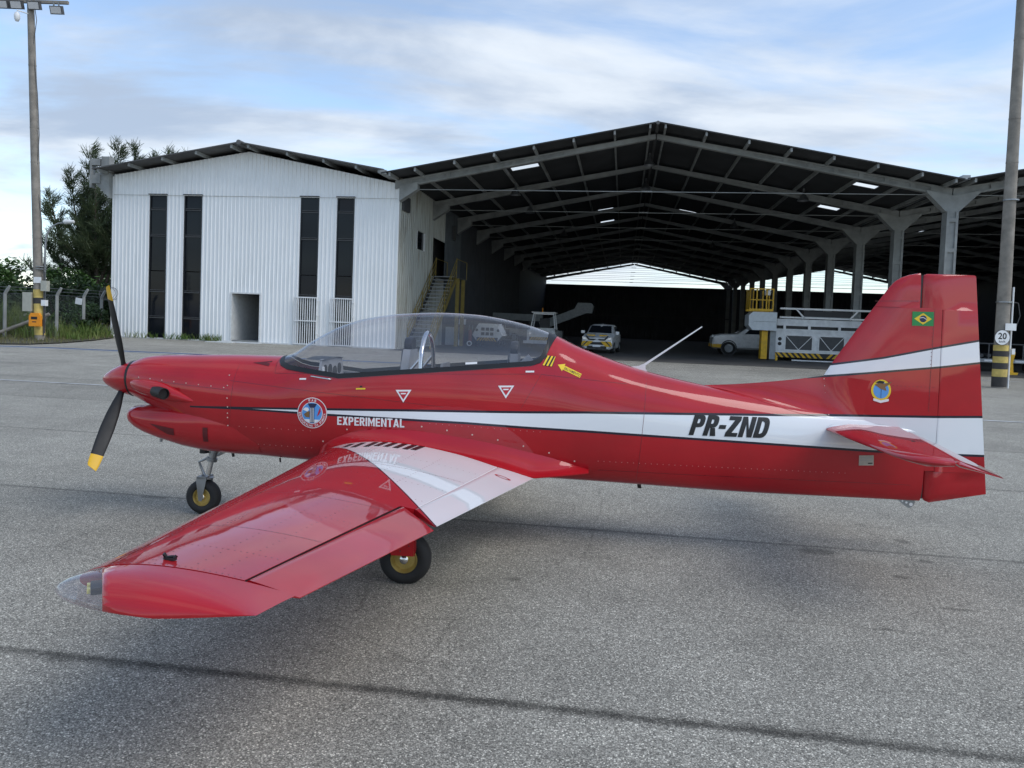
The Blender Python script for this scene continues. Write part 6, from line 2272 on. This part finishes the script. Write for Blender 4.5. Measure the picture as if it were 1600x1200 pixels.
# round badge ahead of the lettering
ba, bc_, br_ = 1.965, .943, .121
bd = decal("badge", [disc(ba, bc_, br_)], M["decal_white"], .0022)
decal("badge_ring", [disc(ba, bc_, br_ * .95)], M["decal_red"], .0032, bd)
decal("badge_ring", [disc(ba, bc_, br_ * .71)], M["decal_white"], .0042, bd)
decal("badge_field", [disc(ba, bc_, br_ * .67)], M["decal_blue"], .0052, bd)
P_ = lambda x, y: (ba + x * br_, bc_ + y * br_)
decal("badge_wave", [poly(P_(-.5, -.42), P_(.5, -.42), P_(.42, -.52), P_(.2, -.63), P_(-.2, -.63), P_(-.42, -.52))], M["decal_white"], .0058, bd)
decal("badge_column", [poly(P_(-.14, -.63), P_(.16, -.63), P_(.15, .38), P_(-.15, .38)), poly(P_(-.3, .62), P_(.32, .62), P_(.2, .38), P_(-.18, .38))], M["decal_navy"], .0064, bd)
decal("badge_flutes", [poly(P_(x - .018, -.6), P_(x + .018, -.6), P_(x + .018, .34), P_(x - .018, .34)) for x in (-.09, -.0, .09)], M["decal_white"], .0072, bd)
decal("badge_bird", [poly(P_(-.55, -.1), P_(-.42, -.28), P_(-.16, -.3), P_(-.16, .12), P_(-.3, .1), P_(-.42, 0))], M["decal_brown"], .0066, bd)
decal("badge_bird_head", [poly(P_(-.62, .18), P_(-.3, .08), P_(-.2, .22), P_(-.28, .34), P_(-.48, .34))], M["decal_white"], .0070, bd)
decal("badge_plume", [poly(P_(.34, -.22), P_(.42, .1), P_(.55, .42), P_(.58, .12), P_(.48, -.06))], M["decal_red"], .0066, bd)


def ring_text(body, r, a0, a1, size, mat, lift, inward=False):
    n = len(body)
    for i, chh in enumerate(body):
        if chh == " ":
            continue
        an = a0 + (a1 - a0) * (i / max(n - 1, 1))
        x, y = math.cos(an), math.sin(an)
        rot = an - math.pi / 2 if not inward else an + math.pi / 2
        lettering(chh, ba + x * r, bc_ + y * r, size, size * (.3 if chh == "I" else .72), size, mat, lift, rot, bold=.02, name="badge_letter", parent=bd)


ring_text("FAB", br_ * .83, R(104), R(76), br_ * .16, M["decal_white"], .0042)
ring_text("ESQUADRILHA DA FUMACA", br_ * .83, R(183), R(357), br_ * .15, M["decal_white"], .0042, True)
# rescue triangles
for ta, tcc in ((2.686, 1.113), (3.477, 1.18)):
    t0 = decal("warning_triangle", [poly((ta - .062, tcc + .042), (ta + .062, tcc + .048), (ta + .002, tcc - .052))], M["decal_white"], .0025)
    decal("triangle_field", [poly((ta - .040, tcc + .030), (ta + .040, tcc + .034), (ta + .002, tcc - .030))], M["decal_red"], .0033, t0)
    decal("triangle_text", [poly((ta - .022, tcc + .020), (ta + .022, tcc + .022), (ta + .018, tcc + .012), (ta - .018, tcc + .010))], M["decal_white"], .004, t0)
# rescue arrow and hatched patch
SA = Vector((3.862, 1.398))
SD = Vector((.178, -.078)).normalized()
SN = Vector((-SD.y, SD.x))
A_ = lambda x, y: tuple(SA + SD * x + SN * y)
ar = decal("rescue_arrow", [poly(A_(0, 0), A_(.05, .030), A_(.05, .016), A_(.195, .016), A_(.195, -.016), A_(.05, -.016), A_(.05, -.030))], M["decal_yellow"], .0025)
c_ = SA + SD * .124
lettering("SALVAMENTO", c_.x, c_.y, .02, .135, .020, M["decal_black"], .0035, math.atan2(SD.y, SD.x), bold=.01, parent=ar)
q0 = Vector((3.796, 1.424))
H_ = lambda x, y: (q0.x + x + .25 * y, q0.y + y - .1 * x)
ht = decal("hatched_patch", [poly(H_(-.036, -.038), H_(.036, -.038), H_(.036, .038), H_(-.036, .038))], M["decal_black"], .0035)
for k in range(3):
    x = -.036 + .028 * k
    decal("hatch_stripe", [poly(H_(x - .004, -.038), H_(x + .010, -.038), H_(min(x + .026, .036), .038), H_(x + .012, .038))], M["decal_yellow"], .0045, ht)
# little tags under the canopy
decal("tag", [poly((2.31, 1.143), (2.385, 1.147), (2.385, 1.158), (2.31, 1.154))], M["decal_yellow"], .003)
decal("latch", [poly((2.34, 1.162), (2.36, 1.163), (2.36, 1.174), (2.34, 1.173))], M["decal_black"], .003)
decal("tag", [poly((1.845, 1.196), (1.90, 1.199), (1.90, 1.212), (1.845, 1.209))], M["decal_white"], .003)
decal("tag", [poly((3.62, 1.330), (3.685, 1.333), (3.685, 1.346), (3.62, 1.343))], M["decal_white"], .003)
decal("tag", [poly((3.155, 1.372), (3.245, 1.380), (3.245, 1.396), (3.155, 1.388))], M["decal_white"], .008)
hp = [Vector(skin(a, c, l)) for a, c, l in ((1.94, 1.230, .0), (1.945, 1.229, .02), (2.10, 1.213, .02), (2.105, 1.212, .0))]
MB().tube(hp, .0065, 8).build("grab_handle", M["chrome"], AC, 60)
# flag on the fin
fa, fc = 6.627, 1.854
fg = decal("flag", [poly((fa - .079, fc - .054), (fa + .079, fc - .052), (fa + .077, fc + .056), (fa - .081, fc + .054))], M["decal_green"], .0025, fin=True)
decal("flag_rhombus", [poly((fa - .066, fc), (fa, fc - .043), (fa + .064, fc + .001), (fa - .001, fc + .045))], M["decal_yellow"], .0035, fg, True)
decal("flag_disc", [disc(fa, fc + .001, .026, 24)], M["decal_navy"], .0045, fg, True)
decal("flag_band", [poly((fa - .026, fc + .004), (fa, fc + .009), (fa + .025, fc - .006), (fa + .025, fc - .001), (fa, fc + .014), (fa - .025, fc + .009))], M["decal_white"], .0055, fg, True)
# round squadron emblem on the fin
ea, ec, er = 6.342, 1.296, .074
em = decal("fin_emblem", [disc(ea, ec, er, 32, 1.1)], M["decal_yellow"], .0025, fin=True)
decal("emblem_field", [disc(ea, ec, er * .78, 32, 1.1)], M["decal_blue"], .0035, em, True)
Q_ = lambda x, y: (ea + x * er, ec + y * er)
decal("emblem_bird", [poly(Q_(-.7, .55), Q_(-.3, .75), Q_(.2, .7), Q_(.7, .8), Q_(1.05, .95), Q_(.75, .6), Q_(.4, .35), Q_(.55, -.05), Q_(.2, .05), Q_(-.1, .15), Q_(-.45, .4))], M["decal_brown"], .0045, em, True)
decal("emblem_bird_head", [poly(Q_(-.6, .8), Q_(-.2, 1.0), Q_(.3, .92), Q_(.2, .7), Q_(-.3, .72))], M["decal_black"], .0052, em, True)
decal("emblem_cross", [poly(Q_(-.02, -.8), Q_(.03, -.8), Q_(.03, .1), Q_(-.02, .1))], M["decal_navy"], .0042, em, True)
decal("emblem_scroll", [poly(Q_(-.75, -.85), Q_(0, -1.05), Q_(.8, -.85), Q_(.8, -1.1), Q_(0, -1.32), Q_(-.75, -1.1))], M["decal_white"], .0055, em, True)
# data plate
pa_ = decal("data_plate", [poly((6.19, .714), (6.304, .719), (6.301, .797), (6.188, .792))], M["placard"], .003)
decal("plate_line", [poly((6.20, .775 - k * .012), (6.29, .779 - k * .012), (6.29, .783 - k * .012), (6.20, .779 - k * .012)) for k in range(3)], M["panel_grey"], .0038, pa_)
decal("plate_mark", [poly((6.26, .728), (6.295, .730), (6.294, .740), (6.26, .738))], M["decal_black"], .0038, pa_)


def dots(name, pts, r, mat, fin=False, lift=.001):
    mb = MB()
    for a, c in pts:
        p = Vector(skin(a, c, lift, fin))
        mb.lathe([(0, .0015), (r * .8, .0012), (r, 0)], p, (0, -1, 0), 8)
    return mb.build(name, mat, AC, weld=False)


# fairing screws (on the hull just above the fairing), cowl and fin fasteners
for k in range(11):
    a = 2.05 + k * .197
    dots("screw", [(a, FU(a) + .03)], .0065, M["screw"])
for k in range(6):
    a_, c_ = 5.93 + .006 * k, 1.362 - k * .055
    cr, cl_ = DR(a_), DL(a_)
    bl = max(fus_b(a_, min(cl_, T_(a_) - .002)), .02) + .002
    tq = min(((c_ - cl_) / (cr - cl_) - .0), 1.0)
    tq = (-.24 + math.sqrt(.0576 + 4 * .76 * tq)) / (2 * .76)
    bq = bl * (1 - tq)**2 + (.006 + (bl - .006) * .22) * 2 * tq * (1 - tq) + .006 * tq * tq
    MB().lathe([(0, .003), (.006, .0026), (.0075, 0)], (a_, -bq - .0015, c_), (0, -1, 0), 8).build("screw", M["screw"], AC)
for a, c in ((1.24, 1.12), (1.245, 1.02), (1.25, .95), (1.25, .90), (1.25, .865), (1.25, .80), (1.24, 1.20)):
    dots("screw", [(a, c)], .0055, M["screw"])
for k in range(8):
    dots("screw", [(.44 + k * .11, 1.145 - k * .006)], .005, M["screw"])
# rows of small rivets along the hull
pts = [(a, .70 - .012 * (a - 2)) for a in np.arange(4.2, 6.1, .045)] + [(a, .905 - .03 * (a - 3.0)) for a in np.arange(2.9, 3.8, .05)] + [(a, .66) for a in np.arange(1.35, 2.0, .05)] + [(a, .80) for a in np.arange(1.35, 2.0, .06)]
o = dots("rivet_rows", pts, .0036, M["rivet_pale"])
tag(o, kind="stuff")
pts = [(6.72 + .0 * c, c) for c in np.arange(1.15, 1.9, .03)]
tag(dots("rivet_rows", [(6.70, c) for c in np.arange(1.15, 1.85, .03)] + [(a, 1.335) for a in np.arange(6.4, 6.76, .03)], .003, M["rivet_red"], True), kind="stuff")


def seam(name, line, w=.0028, fin=False, lift=.0009):
    mb = MB()
    L = [[], []]
    for i, (a, c) in enumerate(line):
        p, q = Vector(line[max(i - 1, 0)]), Vector(line[min(i + 1, len(line) - 1)])
        t = (q - p).normalized()
        n = Vector((-t.y, t.x)) * w / 2
        L[0].append(skin(a + n.x, c + n.y, lift, fin))
        L[1].append(skin(a - n.x, c - n.y, lift, fin))
    mb.grid(L)
    return mb.build(name, M["rivet_red"], AC)


def seg(p, q, n=24):
    return [(p[0] + (q[0] - p[0]) * i / n, p[1] + (q[1] - p[1]) * i / n) for i in range(n + 1)]


decal("scoop", [poly((1.40, 1.305), (1.555, 1.325), (1.545, 1.285))], M["recess_shade"], .003)  # flat dark triangle, recess shade put into the colour
seam("panel_seam", seg((1.30, 1.345), (1.255, .60)))
seam("panel_seam", seg((.40, 1.135), (1.255, 1.085)))
seam("panel_seam", seg((1.62, 1.235), (3.72, 1.322)))
seam("panel_seam", seg((1.62, 1.235), (1.60, 1.345), 8))
seam("panel_seam", seg((1.26, 1.16), (3.0, 1.04)))
seam("panel_seam", seg((4.55, 1.345), (4.50, .52)))
seam("panel_seam", seg((3.74, 1.32), (4.4, 1.27)))
seam("panel_seam", seg((4.2, .60), (6.6, .575)))
seam("panel_seam", seg((3.74, 1.32), (3.60, 1.06)))
seam("panel_seam", seg((6.28, 1.98), (6.59, 1.99)), .003, True, .001)
seam("panel_seam", seg((6.71, 1.92), (6.70, 1.15)), .003, True, .001)
